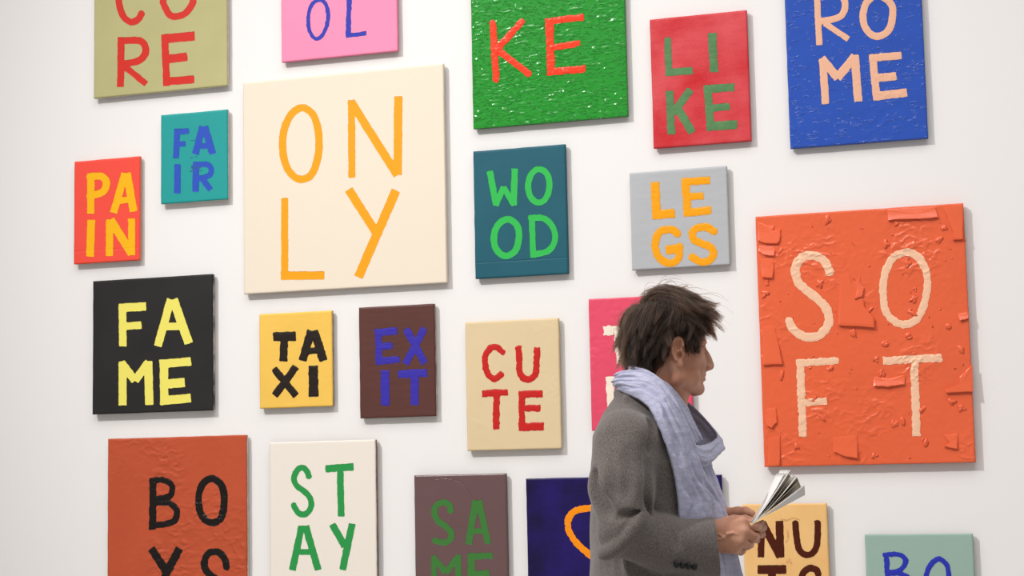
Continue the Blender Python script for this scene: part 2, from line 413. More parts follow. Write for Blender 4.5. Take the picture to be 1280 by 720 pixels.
painting('fame', (-3.127, 0.684 + H0), (0.446, 0.448), pm('soft_black_paint', (42, 40, 40), var=0.2, rough=0.55), pm('smeared_linen_side', (180, 172, 165), rgb2=(60, 56, 54), var_scale=25), 'flat', [
    ('F', [(34, [(191,183),(193,371)]), (38, [(175,197),(298,191)]), (34, [(190,280),(277,275)])]),
    ('A', [(36, [(409,158),(350,370)]), (40, [(420,158),(490,358)]), (34, [(375,281),(470,279)]), (26, [(395,172),(432,172)])]),
    ('M', [(36, [(192,438),(192,636)]), (36, [(186,442),(248,525)]), (36, [(248,525),(310,440)]), (38, [(307,436),(312,634)])]),
    ('E', [(38, [(377,433),(380,633)]), (38, [(358,450),(500,438)]), (42, [(385,540),(472,532)]), (40, [(365,615),(500,603)])]),
    ], 'black square canvas with pale yellow capitals FAME', pm('pale_yellow_paint', (244, 232, 108)), FK, seed=41, letter_words='pale yellow', depth=0.024)

painting('taxi', (-2.514, 0.543 + H0), (0.256, 0.307), pm('warm_yellow_paint', (250, 202, 92), var=0.06, rough=0.45), pm('smudged_yellow_side', (176, 150, 120), rgb2=(110, 95, 85), var_scale=40), 'brushed', [
    ('T', [(50, [(137,222),(261,219)]), (42, [(199,220),(193,356)])]),
    ('A', [(44, [(345,188),(298,353)]), (46, [(360,188),(412,354)]), (36, [(320,300),(395,297)]), (30, [(330,204),(372,204)])]),
    ('X', [(38, [(142,395),(262,545)]), (40, [(262,385),(145,545)])]),
    ('I', [(52, [(355,380),(359,548)])]),
    ], 'small warm yellow canvas with fat black capitals TAXI', pm('brown_black_paint', (40, 31, 25), rough=0.4), FL, seed=43, rough=0.55, thick=0.0013, letter_words='black')

painting('exit', (-2.164, 0.5475 + H0), (0.256, 0.3535), pm('chestnut_brown_paint', (98, 60, 54), var=0.1, rough=0.4), pm('smeared_brown_side', (120, 90, 80), rgb2=(200, 190, 175), var_scale=18), 'brushed', [
    ('E', [(34, [(711,178),(715,374)]), (40, [(693,200),(812,190)]), (36, [(710,278),(788,270)]), (38, [(698,358),(828,345)])]),
    ('X', [(38, [(862,178),(965,368)]), (38, [(962,176),(858,372)])]),
    ('I', [(47, [(748,405),(748,598)])]),
    ('T', [(44, [(820,427),(978,418)]), (44, [(910,420),(908,595)])]),
    ], 'small chestnut brown canvas with violet-blue capitals EXIT', pm('violet_blue_paint', (58, 48, 168)), FL, seed=47, rough=0.6, letter_words='violet-blue')

painting('cute', (-1.806, 0.4835 + H0), (0.304, 0.401), pm('beige_paint', (230, 206, 164), var=0.04), pm('beige_side_paint', (200, 178, 130)), 'patchy', [
    ('C', [(28, [(217,207),(190,182),(160,184),(138,220),(135,265),(150,308),(180,328),(213,303)], 'c')]),
    ('U', [(29, [(288,178),(292,240),(295,298),(320,328),(350,323),(370,288),(374,180)], 'c')]),
    ('T', [(31, [(120,395),(241,389)]), (30, [(187,390),(186,561)])]),
    ('E', [(28, [(303,383),(306,565)]), (32, [(289,398),(402,396)]), (31, [(300,463),(390,462)]), (36, [(290,549),(406,547)])]),
    ], 'beige canvas with rough red capitals CUTE', pm('brick_red_paint', (204, 38, 34), rough=0.4), FM, seed=53, rough=0.8, thick=0.0013, letter_words='rough red')

painting('boys', (-3.07, 0.1535 + H0), (0.508, 0.60), pm('rust_paint', (196, 86, 54), var=0.08, rough=0.4), M_RAW, 'impasto', [
    ('B', [(33, [(271,254),(268,500)]), (29, [(258,268),(318,266),(355,285),(362,312),(345,345),(275,357)], 'c'), (29, [(270,368),(345,375),(381,405),(381,440),(355,468),(258,483)], 'c')]),
    ('O', [(33, [(545,258),(505,285),(487,340),(492,410),(520,455),(560,467),(595,440),(608,380),(605,320),(585,278)], 'o')]),
    ('Y', [(38, [(262,588),(338,705)]), (38, [(397,588),(330,715),(325,860)])]),
    ('S', [(32, [(621,685),(608,635),(575,606),(533,613),(513,660),(530,705),(575,735),(610,775),(590,825),(520,825)], 'c')]),
    ], 'rust red canvas with black capitals BOYS at the lower left corner', pm('tar_black_paint', (28, 24, 22), rough=0.3), FN, seed=59, rough=0.6, thick=0.0014, letter_words='black', step=0.0035)

painting('stay', (-2.478, 0.1265 + H0), (0.366, 0.452), pm('ivory_paint', (241, 232, 219), rough=0.6), pm('smeared_dark_side', (150, 110, 95), rgb2=(90, 84, 84), var_scale=14), 'flat', [
    ('S', [(29, [(226,227),(212,192),(190,178),(163,195),(150,235),(165,270),(205,300),(232,335),(234,378),(207,411),(172,404),(145,360)], 'c')]),
    ('T', [(37, [(307,184),(448,174)]), (33, [(381,185),(386,423)])]),
    ('A', [(34, [(189,470),(142,691)]), (35, [(208,470),(271,690)]), (28, [(170,600),(250,600)]), (26, [(182,482),(216,482)])]),
    ('Y', [(35, [(341,461),(404,572)]), (35, [(441,458),(393,690)])]),
    ], 'ivory white canvas with green capitals STAY', pm('leaf_green_paint', (44, 152, 74)), FO, seed=61, letter_words='green', depth=0.026)

taupe = pm('taupe_paint', (108, 80, 80), var=0.06, rough=0.28, spec=0.6)
painting('same', (-1.984, 0.011 + H0), (0.302, 0.402), taupe, pm('taupe_side_paint', (98, 76, 74)), 'flat', [
    ('S', [(38, [(271,305),(265,262),(225,245),(182,265),(168,310),(190,360),(245,403),(278,442),(266,485),(225,503),(163,487)], 'c')]),
    ('A', [(42, [(432,232),(388,515)]), (42, [(452,232),(513,512)]), (36, [(405,430),(490,428)]), (30, [(420,248),(470,246)])]),
    ('M', [(36, [(167,585),(167,820)]), (40, [(160,595),(243,695)]), (40, [(240,695),(328,588)]), (38, [(322,582),(322,820)])]),
    ('E', [(46, [(405,568),(405,860)]), (42, [(383,592),(543,586)]), (38, [(400,702),(520,697)]), (42, [(385,840),(540,836)])]),
    ], 'taupe brown canvas with dull green capitals SAME', pm('moss_green_paint', (64, 124, 56)), FP, seed=67, rough=0.6, letter_words='dull green', ridges=[([(7, [(142,112),(190,96),(262,93),(305,105),(362,142),(402,205)], 'c')], taupe), ([(6, [(150,265),(160,248),(185,240)], 'c')], taupe)])

painting('heart', (-1.617, -0.006 + H0), (0.606, 0.60), pm('indigo_paint', (36, 22, 100), rgb2=(24, 16, 62), var_scale=9, rough=0.4, bump=0.3, bump_scale=200), pm('grey_indigo_side', (120, 112, 130)), 'brushed', [
    ('painted curve', [(42, [(1135,284),(1070,300),(1030,345),(1025,405),(1060,480),(1120,545),(1240,640),(1330,720),(1440,620),(1560,520),(1640,420),(1620,330),(1540,285),(1450,300),(1390,370),(1330,350),(1250,300),(1190,282)], 'o')]),
    ], 'dark indigo canvas with an orange curve, half hidden behind the woman', pm('vivid_orange_paint', (255, 148, 6)), FP, seed=71, rough=0.8, letter_words='orange', depth=0.024)

painting('pink', (-1.405, 0.536 + H0), (0.314, 0.402), pm('raspberry_pink_paint', (238, 78, 108), var=0.06, rough=0.35, spec=0.5), pm('pink_dark_side', (150, 110, 108)), 'impasto', [
    ('T', [(48, [(82,205),(330,190)]), (50, [(162,200),(178,376)])]),
    ('F', [(44, [(116,450),(126,700)]), (40, [(94,468),(300,458)]), (36, [(120,548),(290,542)])]),
    ], 'raspberry pink canvas with cream capitals behind the head of the woman', pm('warm_cream_paint', (250, 236, 216)), FQ, seed=73, rough=1.1, thick=0.0013, letter_words='cream', step=0.003)

apricot_smear = pm('scraped_rust_smear', (226, 160, 104), rgb2=(240, 190, 122), var_scale=60, rough=0.35)
painting('nuts', (-0.952, -0.0945 + H0), (0.247, 0.302), pm('apricot_paint', (246, 200, 132), rgb2=(243, 190, 122), var_scale=12), pm('grey_apricot_side', (176, 150, 120)), 'patchy', [
    ('N', [(40, [(393,400),(390,608)]), (46, [(396,398),(506,605)]), (46, [(500,390),(508,608)])]),
    ('U', [(38, [(595,393),(602,470),(615,550),(645,588),(690,588),(720,550),(730,480),(729,388)], 'c')]),
    ('T', [(52, [(370,681),(541,680)]), (46, [(456,680),(458,860)])]),
    ('S', [(40, [(735,712),(720,682),(680,673),(645,700),(640,740),(690,780),(730,830),(700,880),(640,870)], 'c')]),
    ], 'small apricot canvas with dark brown capitals NUTS beside the hands', pm('dark_brown_paint', (80, 30, 14), rough=0.35), FS, seed=79, letter_words='dark brown', thick=0.0013, ridges=[([(7, [(508,378),(545,386),(580,372),(625,384)], 'c')], apricot_smear), ([(9, [(545,440),(552,480),(540,520)], 'c')], apricot_smear), ([(12, [(545,640),(560,622),(572,645)], 'c')], apricot_smear)])

painting('bo', (-0.60, -0.186 + H0), (0.302, 0.402), pm('sea_green_paint', (158, 186, 172), var=0.05, rough=0.45), pm('grey_green_side', (140, 150, 140)), 'patchy', [
    ('B', [(46, [(342,360),(352,720)]), (44, [(312,385),(420,375),(488,395),(514,435),(490,488),(440,525),(345,540)], 'c'), (44, [(345,545),(450,545),(540,590),(560,650),(500,700),(345,715)], 'c')]),
    ('O', [(46, [(795,418),(735,470),(695,560),(695,650),(740,730),(820,740),(885,690),(900,590),(885,490),(850,435)], 'o')]),
    ], 'pale sea green canvas with blue capitals B and O at the lower right corner', pm('ink_blue_paint', (46, 56, 178), rough=0.35), FT, seed=83, rough=0.7, letter_words='blue', thick=0.0014)

# ------------------------------------------------------------------ torn slabs of paint on the big orange-red canvas
def paint_slabs(root, origin, depth, paint):
    ox, oz = origin
    slabs = [([(358,44),(478,37),(481,50),(486,64),(440,68),(361,71)], 1.2, 5.5), ([(499,40),(547,31),(548,118),(522,121),(524,98),(515,82),(508,62)], 1.5, 5),
             ([(46,334),(76,336),(88,385),(97,431),(48,432)], 1.0, 5), ([(238,206),(262,203),(268,232),(290,212),(297,265),(305,300),(326,315),(327,339),(237,333)], 0.5, 6.5),
             ([(324,462),(362,466),(403,456),(402,481),(360,487),(325,485)], 1.2, 6), ([(540,462),(571,432),(573,499),(505,502),(503,494),(540,489)], 1.0, 5.5),
             ([(222,614),(283,607),(285,666),(258,662),(225,650)], 1.0, 6), ([(499,608),(534,603),(534,642),(500,636),(518,630)], 1.0, 5),
             ([(61,616),(91,610),(90,684),(61,686)], 1.2, 5), ([(55,542),(80,538),(83,576),(70,590),(57,584)], 1.0, 5),
             ([(34,74),(66,86),(76,84),(72,98),(92,94),(90,122),(84,130),(50,128),(36,122)], 0.6, 5), ([(37,134),(79,134),(77,160),(52,158),(38,150)], 0.6, 5),
             ([(40,166),(76,166),(72,216),(46,214)], 0.6, 5), ([(284,214),(300,240),(296,262),(278,268),(282,246)], 1.0, 6), ([(534,304),(560,300),(562,316),(540,322)], 1.0, 5)]
    for poly, lo_h, hi_h in slabs:
        P = np.array(poly, float)
        # finer outline with a torn edge
        Q = []
        for a, b in zip(P, np.roll(P, -1, 0)):
            for t in np.linspace(0, 1, 5)[:-1]: Q.append(a + (b - a) * t)
        Q = np.array(Q); k = np.arange(len(Q)) * 1.7
        Q += 0.9 * np.stack([vnoise(k, k * 0, int(P[0, 0])), vnoise(k, k * 0 + 9, int(P[0, 1]))], 1)
        X, Z = wall_xz(930 + Q[:, 0] / 2, 240 + Q[:, 1] / 2)
        kk = (CAM_D - depth) / CAM_D; X = X * kk; Z = CAM_H + (Z - CAM_H) * kk
        t = (Z.max() - Z) / (Z.max() - Z.min())
        hgt = 0.0016 * (lo_h + (hi_h - lo_h) * t ** 1.5)
        n = len(Q); cx, cz = X.mean(), Z.mean()
        topv = np.stack([X - ox, -(depth + hgt), Z - oz], 1); botv = np.stack([X - ox, np.full(n, -(depth - 0.001)), Z - oz], 1)
        inner = np.stack([cx + (X - cx) * 0.9 - ox, -(depth + hgt + 0.0006), cz + (Z - cz) * 0.9 - oz], 1)
        ctr = np.array([[cx - ox, -(depth + hgt.mean() + 0.0006), cz - oz]])
        V = np.vstack([botv, topv, inner, ctr]); i = np.arange(n); j = (i + 1) % n
        F = [(a, b, b + n, a + n) for a, b in zip(i, j)] + [(a + n, b + n, b + 2 * n, a + 2 * n) for a, b in zip(i, j)] + [(a + 2 * n, b + 2 * n, 3 * n) for a, b in zip(i, j)]
        o = mesh_obj('paint_slab', V, F, paint, root, smooth=False)
        bm_ = bmesh.new(); bm_.from_mesh(o.data); bmesh.ops.recalc_face_normals(bm_, faces=bm_.faces); bm_.to_mesh(o.data); bm_.free()
    # small clots of paint
    rng = np.random.default_rng(8); bm_ = bmesh.new()
    spots = [(92,146),(190,232),(405,182),(425,268),(418,300),(272,350),(412,360),(510,335),(543,392),(95,458),(215,445),(345,455),(190,560),(172,518),(375,578),(395,570),(455,625),(130,635),(325,660),(520,525),(545,540),(490,120),(503,88),(380,78),(355,130),(60,228),(55,255),(310,300),(205,75),(350,378),(330,420),(450,540)]
    spots += [(rng.uniform(40, 560), rng.uniform(50, 670)) for _ in range(60)]
    for n_, (sx, sy) in enumerate(spots):
        big = n_ < 32
        for _ in range(3 if big else 1):
            r = rng.uniform(4.0, 8.5) * 0.001 * (1 if big else 0.4)
            X, Z = wall_xz(930 + (sx + rng.normal() * 3) / 2, 240 + (sy + rng.normal() * 3) / 2); kk = (CAM_D - depth) / CAM_D
            m_ = Matrix.Translation((float(X) * kk - ox, -depth, CAM_H + (float(Z) - CAM_H) * kk - oz)) @ Matrix.Rotation(rng.uniform(0, 3), 4, 'Y') @ Matrix.Diagonal((r * rng.uniform(1, 2.2), r * 0.6, r * rng.uniform(0.6, 1.1), 1))
            bmesh.ops.create_icosphere(bm_, subdivisions=2, radius=1, matrix=m_)
    for v in bm_.verts: v.co += Vector(rng.normal(size=3) * 0.0007)
    me = bpy.data.meshes.new('paint_clots'); bm_.to_mesh(me); bm_.free(); me.materials.append(paint)
    me.polygons.foreach_set('use_smooth', np.ones(len(me.polygons), bool))
    o = bpy.data.objects.new('paint_clots', me); COL.objects.link(o); o.parent = root; tag(o, kind='stuff')
paint_slabs(soft, (soft.location.x, soft.location.z), 0.025, bpy.data.materials['orange_red_plaster_paint'])

# ------------------------------------------------------------------ the woman
# Measured in a frame of her own: u to the right, v down (1 unit = PS metres), z towards the near side; the frame is a
# rigid rotation of the world, its vertical axis upright, set at her place 1.35 m in front of the wall.
def view_ray(px, py):
    v = CAM_ROT @ np.array([px - 640, 360 - py, -F_PX], float)
    return np.array([v[0], -v[2], v[1]]) / -v[2]
PER_Y = 1.35
r0 = view_ray(830, 600)
PO = np.array([0, -CAM_D, CAM_H]) + r0 * (CAM_D - PER_Y)
fwd = np.array([r0[0], r0[1], 0]); P_DIST = np.linalg.norm(fwd) * 1.0; fwd = fwd / np.linalg.norm(fwd)
# the view's own right axis, level
fw_c = np.array([-CAM_ROT[0, 2], CAM_ROT[2, 2], 0]); fw_c /= np.linalg.norm(fw_c)
rgt = np.array([fw_c[1], -fw_c[0], 0]); upv = np.array([0, 0, 1.0])
P_DEPTH = float(np.dot(PO - np.array([0, -CAM_D, CAM_H]), fw_c))
PS = P_DEPTH / F_PX * 1.006
TILT = math.radians(1.15)
U0, V0 = 830.0, 600.0
def W(P):
    P = np.atleast_2d(np.asarray(P, float))
    du, dv = P[:, 0] - U0, P[:, 1] - V0
    c, s = math.cos(TILT), math.sin(TILT)
    a = du * c + dv * s * -1; b = du * s + dv * c
    return PO + PS * (a[:, None] * rgt - b[:, None] * upv - P[:, 2:3] * fw_c)
def K(P):
    """measured picture position at depth z -> frame coordinates (nearer things look larger)"""
    P = np.atleast_2d(np.asarray(P, float)).copy()
    k = 1 - P[:, 2] * PS / P_DEPTH
    P[:, 0] = 645 + (P[:, 0] - 645) * k; P[:, 1] = 597 + (P[:, 1] - 597) * k
    return P
V_FEET = V0 + PO[2] / PS          # where the floor is in this frame (tilt is negligible at the feet)

class Field:
    """a block of signed distances that solids are blended into"""
    def __init__(s, lo, hi, h):
        s.lo = np.array(lo, float); s.h = h
        s.n = (np.ceil((np.array(hi, float) - s.lo) / h)).astype(int) + 1
        s.ax = [(s.lo[i] + h * np.arange(s.n[i])).astype(np.float32) for i in range(3)]
        s.F = np.full(tuple(s.n), 1e3, np.float32)
    def sub(s, lo, hi):
        i0 = np.clip(np.floor((np.array(lo) - s.lo) / s.h).astype(int), 0, s.n); i1 = np.clip(np.ceil((np.array(hi) - s.lo) / s.h).astype(int) + 1, 0, s.n)
        sl = tuple(slice(a, b) for a, b in zip(i0, i1))
        X, Y, Z = s.ax[0][sl[0]][:, None, None], s.ax[1][sl[1]][None, :, None], s.ax[2][sl[2]][None, None, :]
        return sl, X, Y, Z
    def mix(s, sl, d, k, op='u'):
        a = s.F[sl]
        if op == 'u':
            if k <= 0: s.F[sl] = np.minimum(a, d); return
            h = np.clip(0.5 + 0.5 * (a - d) / k, 0, 1)
            s.F[sl] = a * (1 - h) + d * h - k * h * (1 - h)
        else:
            if k <= 0: s.F[sl] = np.maximum(a, -d); return
            h = np.clip(0.5 - 0.5 * (a + d) / k, 0, 1)
            s.F[sl] = a * (1 - h) - d * h + k * h * (1 - h)
    def ell(s, c, r, k=4, op='u', rot=0.0, yaw=0.0):
        c = np.array(c, float); r = np.array(r, float); m = r.max() + 2 * k + 3 * s.h
        sl, X, Y, Z = s.sub(c - m, c + m)
        if 0 in [q.stop - q.start for q in sl]: return
        x, y, z = X - c[0], Y - c[1], Z - c[2]
        if yaw: ca, sa = math.cos(yaw), math.sin(yaw); x, z = x * ca - z * sa, x * sa + z * ca
        if rot: ca, sa = math.cos(rot), math.sin(rot); x, y = x * ca + y * sa, -x * sa + y * ca
        k0 = np.sqrt((x / r[0]) ** 2 + (y / r[1]) ** 2 + (z / r[2]) ** 2) + 1e-6
        k1 = np.sqrt((x / r[0] ** 2) ** 2 + (y / r[1] ** 2) ** 2 + (z / r[2] ** 2) ** 2) + 1e-9
        s.mix(sl, (k0 * (k0 - 1) / k1).astype(np.float32), k, op)
    def cap(s, a, b, ra, rb, k=4, op='u', sq=1.0):
        """round cone from a to b; sq > 1 squashes it in z"""
        a = np.array(a, float); b = np.array(b, float); m = max(ra, rb) + 2 * k + 3 * s.h
        sl, X, Y, Z = s.sub(np.minimum(a, b) - m, np.maximum(a, b) + m)
        if 0 in [q.stop - q.start for q in sl]: return
        d = b - a; dd = (d * d).sum() + 1e-9
        x, y, z = X - a[0], Y - a[1], Z - a[2]
        t = np.clip((x * d[0] + y * d[1] + z * d[2]) / dd, 0, 1)
        q = np.sqrt((x - t * d[0]) ** 2 + (y - t * d[1]) ** 2 + (sq * (z - t * d[2])) ** 2) - (ra + (rb - ra) * t)
        s.mix(sl, q.astype(np.float32), k, op)
    def chain(s, pts, radii, k=4, op='u', sq=1.0):
        for i in range(len(pts) - 1):
            s.cap(pts[i], pts[i + 1], radii[i], radii[i + 1], k, op, sq)
    def net(s):
        """surface nets -> vertices in frame coordinates, quads"""
        F = s.F; ins = F < 0
        n = np.array(F.shape) - 1
        cnt = np.zeros(tuple(n), np.int8)
        off = [(i, j, k) for i in (0, 1) for j in (0, 1) for k in (0, 1)]
        for o in off: cnt += ins[o[0]:o[0] + n[0], o[1]:o[1] + n[1], o[2]:o[2] + n[2]]
        I = np.argwhere((cnt > 0) & (cnt < 8))
        vals = np.stack([F[I[:, 0] + o[0], I[:, 1] + o[1], I[:, 2] + o[2]] for o in off], 1)
        acc = np.zeros((len(I), 3)); num = np.zeros(len(I))
        for a in range(8):
            for b in range(a + 1, 8):
                if sum(abs(off[a][q] - off[b][q]) for q in range(3)) != 1: continue
                va, vb = vals[:, a], vals[:, b]; mk = (va < 0) != (vb < 0)
                t = np.where(mk, va / np.where(mk, va - vb, 1), 0)
                p = np.array(off[a]) + t[:, None] * (np.array(off[b]) - np.array(off[a]))
                acc += p * mk[:, None]; num += mk
        V = (I + acc / num[:, None]) * s.h + s.lo
        idx = np.full(tuple(n), -1, np.int64); idx[I[:, 0], I[:, 1], I[:, 2]] = np.arange(len(I))
        quads = []
        for ax in range(3):
            b, c = (ax + 1) % 3, (ax + 2) % 3
            lo = [slice(0, -1) if q == ax else slice(1, -1) for q in range(3)]
            hi = [slice(1, None) if q == ax else slice(1, -1) for q in range(3)]
            A = ins[tuple(lo)]; B = ins[tuple(hi)]
            for mk, flip in ((A & ~B, False), (~A & B, True)):
                E = np.argwhere(mk)
                if not len(E): continue
                g = E.copy(); g[:, b] += 1; g[:, c] += 1
                eb = np.eye(3, dtype=int)[b]; ec = np.eye(3, dtype=int)[c]
                q = np.stack([idx[tuple((g - eb - ec).T)], idx[tuple((g - ec).T)], idx[tuple(g.T)], idx[tuple((g - eb).T)]], 1)
                quads.append(q[:, ::-1] if flip else q)
        Q = np.vstack(quads); Q = Q[(Q >= 0).all(1)]
        return V, Q

def frame_mesh(name, V, Q, m, parent, smooth=True):
    """mesh given in the woman's frame (u, v, z); v points down and z to the viewer: right handed after the flip below"""
    return mesh_obj(name, W(V) - np.array(parent_loc), Q, m, parent, smooth)

foot = W([(815, V_FEET, 0)])[0]; parent_loc = (float(foot[0]), float(foot[1]), 0.0)
woman = tag(empty('person', parent_loc), 'woman with short dark hair, grey blazer and lilac scarf reading a booklet in profile', 'person')

M_SKIN = mat('skin', (196, 146, 120), rough=0.5, spec=0.35, rgb2=(182, 126, 100), var_scale=28, sss=0.15, bump=0.12, bump_scale=500)
M_EYE = mat('eye_white', (225, 215, 205), rough=0.2)
M_WOOL = mat('grey_wool', (118, 110, 106), rough=0.95, spec=0.1, rgb2=(88, 82, 79), var_scale=480, detail=3, bump=0.35, bump_scale=700, sheen=0.25, stretch=(1, 1, 0.6))
M_SCARF = mat('lilac_gauze', (182, 182, 204), rough=0.9, spec=0.1, rgb2=(166, 167, 190), var_scale=60, bump=0.7, bump_scale=260, sheen=0.2, stretch=(0.6, 0.6, 2.2))
M_HAIRCAP = mat('hair_base_brown', (38, 28, 23), rough=0.8)  # even dark brown of the hair under-volume, also on brows and irises
M_BUTTON = mat('black_button', (26, 25, 25), rough=0.4)
M_TROUSER = mat('dark_trouser_cloth', (40, 40, 46), rough=0.9)
M_SHIRT = mat('shirt_cloth', (60, 58, 62), rough=0.9)

HY = math.radians(9)              # the face is turned a little away from the viewer
HC = np.array([836.0, 420.0, 0.0])
def hd(u, v, z=0.0):
    """head coordinates (profile position, z sideways) -> frame"""
    x = (u - 836) / math.cos(HY); c, s = math.cos(HY), math.sin(HY)
    return np.array([836 + x * c + z * s, v, -x * s + z * c])

def build_body():
    parts = []
    # --- head and neck
    f = Field((778, 362, -70), (908, 545, 70), 0.85)
    E = lambda u, v, z, r, k=5, op='u', rot=0.0: f.ell(hd(u, v, z), r, k, op, rot, -HY)
    def C(a, b, ra, rb, k=4, op='u'): f.cap(hd(*a), hd(*b), ra, rb, k, op)
    E(834, 421, 0, (47, 50, 42), 0)
    E(862, 421, 0, (20, 30, 33), 8)                    # forehead
    E(856, 450, 0, (26, 36, 31), 9)                    # face mass
    E(869, 428, 0, (12.5, 7, 26), 5)                   # brow
    for s_ in (1, -1):
        E(862, 449, 22 * s_, (12, 10, 10), 8)          # cheek bone
        C((836, 458, 33 * s_), (842, 476, 30 * s_), 8, 7.5, 9)
        C((842, 476, 30 * s_), (872, 488, 8 * s_), 7.5, 8, 9)   # jaw
        E(855, 474, 20 * s_, (16, 14, 10), 8)          # lower cheek
    for s_ in (1, -1): E(871.5, 456, 12 * s_, (9.5, 13, 11), 6)      # front of the cheek
    E(873.0, 485.5, 0, (8.8, 7.2, 11), 4)              # chin
    E(871, 471, 0, (11.5, 12, 19), 5)                  # mouth mound
    # eye sockets, eyes lids
    for s_ in (1, -1):
        E(884.5, 438, 15 * s_, (10, 7.5, 9.5), 4, 's')
        E(870.0, 438.5, 15.5 * s_, (6.0, 6.4, 7), 2.0)
        up = [(875.6, 438.0, 7.5), (878.0, 435.6, 12), (877.8, 434.9, 17), (874.6, 437.0, 23.5), (871.5, 439.2, 26)]
        lw = [(875.6, 439.6, 7.5), (877.5, 441.8, 12), (877.0, 442.2, 17), (874.0, 441.2, 23), (871.5, 439.6, 26)]
        for a, b in zip(up[:-1], up[1:]): C((*a[:2], a[2] * s_), (*b[:2], b[2] * s_), 1.8, 1.8, 1.2)
        for a, b in zip(lw[:-1], lw[1:]): C((*a[:2], a[2] * s_), (*b[:2], b[2] * s_), 1.4, 1.4, 1.4)
        C((880.5, 429.5, 8 * s_), (875, 428.5, 25 * s_), 3.0, 2.4, 3)       # brow ridge
    # nose
    C((879, 434, 0), (883.5, 444, 0), 4.2, 4.4, 3)
    C((883.5, 444, 0), (888.3, 455, 0), 4.4, 5.2, 3)
    E(888.6, 458.6, 0, (6.0, 5.4, 6.6), 2.5)
    C((884, 451, 0), (880, 460, 0), 7, 7.5, 4)
    for s_ in (1, -1):
        E(884.2, 460.2, 5.8 * s_, (5.6, 4.0, 3.8), 2)
        E(887.0, 463.9, 3.4 * s_, (2.6, 1.8, 1.7), 1, 's')
        C((883.0, 462.5, 9.2 * s_), (876.5, 475, 17 * s_), 1.1, 1.0, 4, 's')  # nasolabial fold
    # lips
    E(880.3, 469.6, 0, (4.0, 3.3, 10.5), 2)
    E(879.8, 475.8, 0, (4.2, 3.0, 9.5), 2)
    C((886.0, 472.6, 0), (877.0, 473.6, 13), 0.7, 0.6, 1.0, 's'); C((886.0, 472.6, 0), (877.0, 473.6, -13), 0.7, 0.6, 1.0, 's')
    E(886.0, 480.0, 0, (4.0, 2.2, 9), 3, 's')
    # under the jaw and neck
    C((830, 466, 0), (846, 489, 0), 24, 14, 10)
    C((822, 455, 0), (821, 540, 0), 29, 33, 9)
    C((846, 474, 0), (845, 520, 0), 13, 15, 10)
    C((836, 462, 27), (850, 512, 12), 7, 6, 8); C((836, 462, -27), (850, 512, -12), 7, 6, 8)   # neck tendons
    # ears
    for s_ in (1, -1):
        z0 = 36.5 * s_
        E(837.8, 442, z0 + 1.5 * s_, (8.6, 15.5, 4.5), 2.0, rot=-0.16)
        rim = [(844.5, 436), (843.5, 429.5), (839, 427.2), (833.5, 430), (831, 437), (832, 446), (835.5, 454)]
        for a, b in zip(rim[:-1], rim[1:]): C((*a, z0 + 6.4 * s_), (*b, z0 + 6.6 * s_), 2.2, 2.2, 1.0)
        E(841.0, 459.0, z0 + 3.5 * s_, (4.4, 5.2, 3.4), 1.5)            # lobe
        E(838.4, 436.5, z0 + 7.4 * s_, (3.4, 6.4, 5.4), 1.0, 's', rot=-0.1)
        E(840.4, 448.4, z0 + 6.4 * s_, (3.5, 5.0, 6.4), 1.0, 's')     # concha
        E(845.6, 447, z0 + 2.8 * s_, (2.0, 3.0, 2.6), 1.5)            # tragus
    V, Q = f.net(); parts.append((V, Q))
    # --- near forearm end, wrist and right hand
    hx = Field((872, 628, -25), (968, 712, 112), 0.8)
    k3 = lambda *p: K([p])[0]
    def CH(pts, rad, k=2.0, sq=1.0): hx.chain([k3(*p) for p in pts], rad, k, 'u', sq)
    zr = 62
    CH([(872, 676, zr + 6), (893, 669, zr)], [17, 15.5], 3, 1.25)
    # metacarpals fan from the wrist to the knuckles: index on top, little finger below
    kn = [(925, 653.0, zr + 2), (927, 663.5, zr + 7), (923, 674.0, zr + 8), (917, 683.0, zr + 5)]
    for i, q in enumerate(kn):
        CH([(893, 661 + 5.2 * i, zr), q], [12.5, [8.6, 8.4, 8.0, 7.4][i]], 5, 1.0)
    # fingers wrap away from us round the back of the booklet
    pip = [(941.0, 656.5, zr - 3), (938.5, 669.5, zr + 1), (931.5, 680.0, zr + 2), (923.5, 687.5, zr - 1)]
    dip = [(945.0, 657.0, zr - 20), (942.0, 669.0, zr - 18), (935.0, 679.0, zr - 15), (926.0, 686.0, zr - 15)]
    tip = [(940.5, 655.0, zr - 30), (939.0, 665.5, zr - 29), (934.0, 674.0, zr - 26), (927.0, 681.0, zr - 24)]
    for q in range(4):
        r_ = [6.4, 6.3, 5.9, 5.2][q]
        CH([kn[q], pip[q], dip[q], tip[q]], [r_ + 0.8, r_ - 0.3, r_ - 0.9, r_ - 1.6], 0.6)
    # thumb lies along the top edge of the booklet
    CH([(899, 655, zr - 10), (916, 650.5, zr - 14), (929, 649.5, zr - 12), (938.5, 650.5, zr - 8)], [9.5, 7.4, 6.2, 5.0], 2.5)
    # veins and tendons on the back of the hand
    def VN(pts, r_=1.6): CH(pts, [r_] * len(pts), 1.4)
    zv = zr + 15.5
    VN([(897, 673, zv - 1.5), (903, 671, zv - 0.8), (908, 666.0, zv - 0.5), (914, 665, zv - 1.5), (920, 667, zv - 2)])
    VN([(903, 671, zv - 0.8), (898, 667, zv - 1.0)], 1.1)
    VN([(912, 683, zv - 4.5), (917, 679.5, zv - 3.0), (924, 679.0, zv - 3.5)], 1.2)
    # --- left hand: farther, palm up under the booklet, thumb on top
    zl = 8
    CH([(880, 652, zl - 22), (905, 648, zl - 8)], [15, 14], 3)
    kl = [(928, 643.5, zl + 2), (933, 651, zl - 2), (932, 659, zl - 4), (927, 667, zl - 6)]
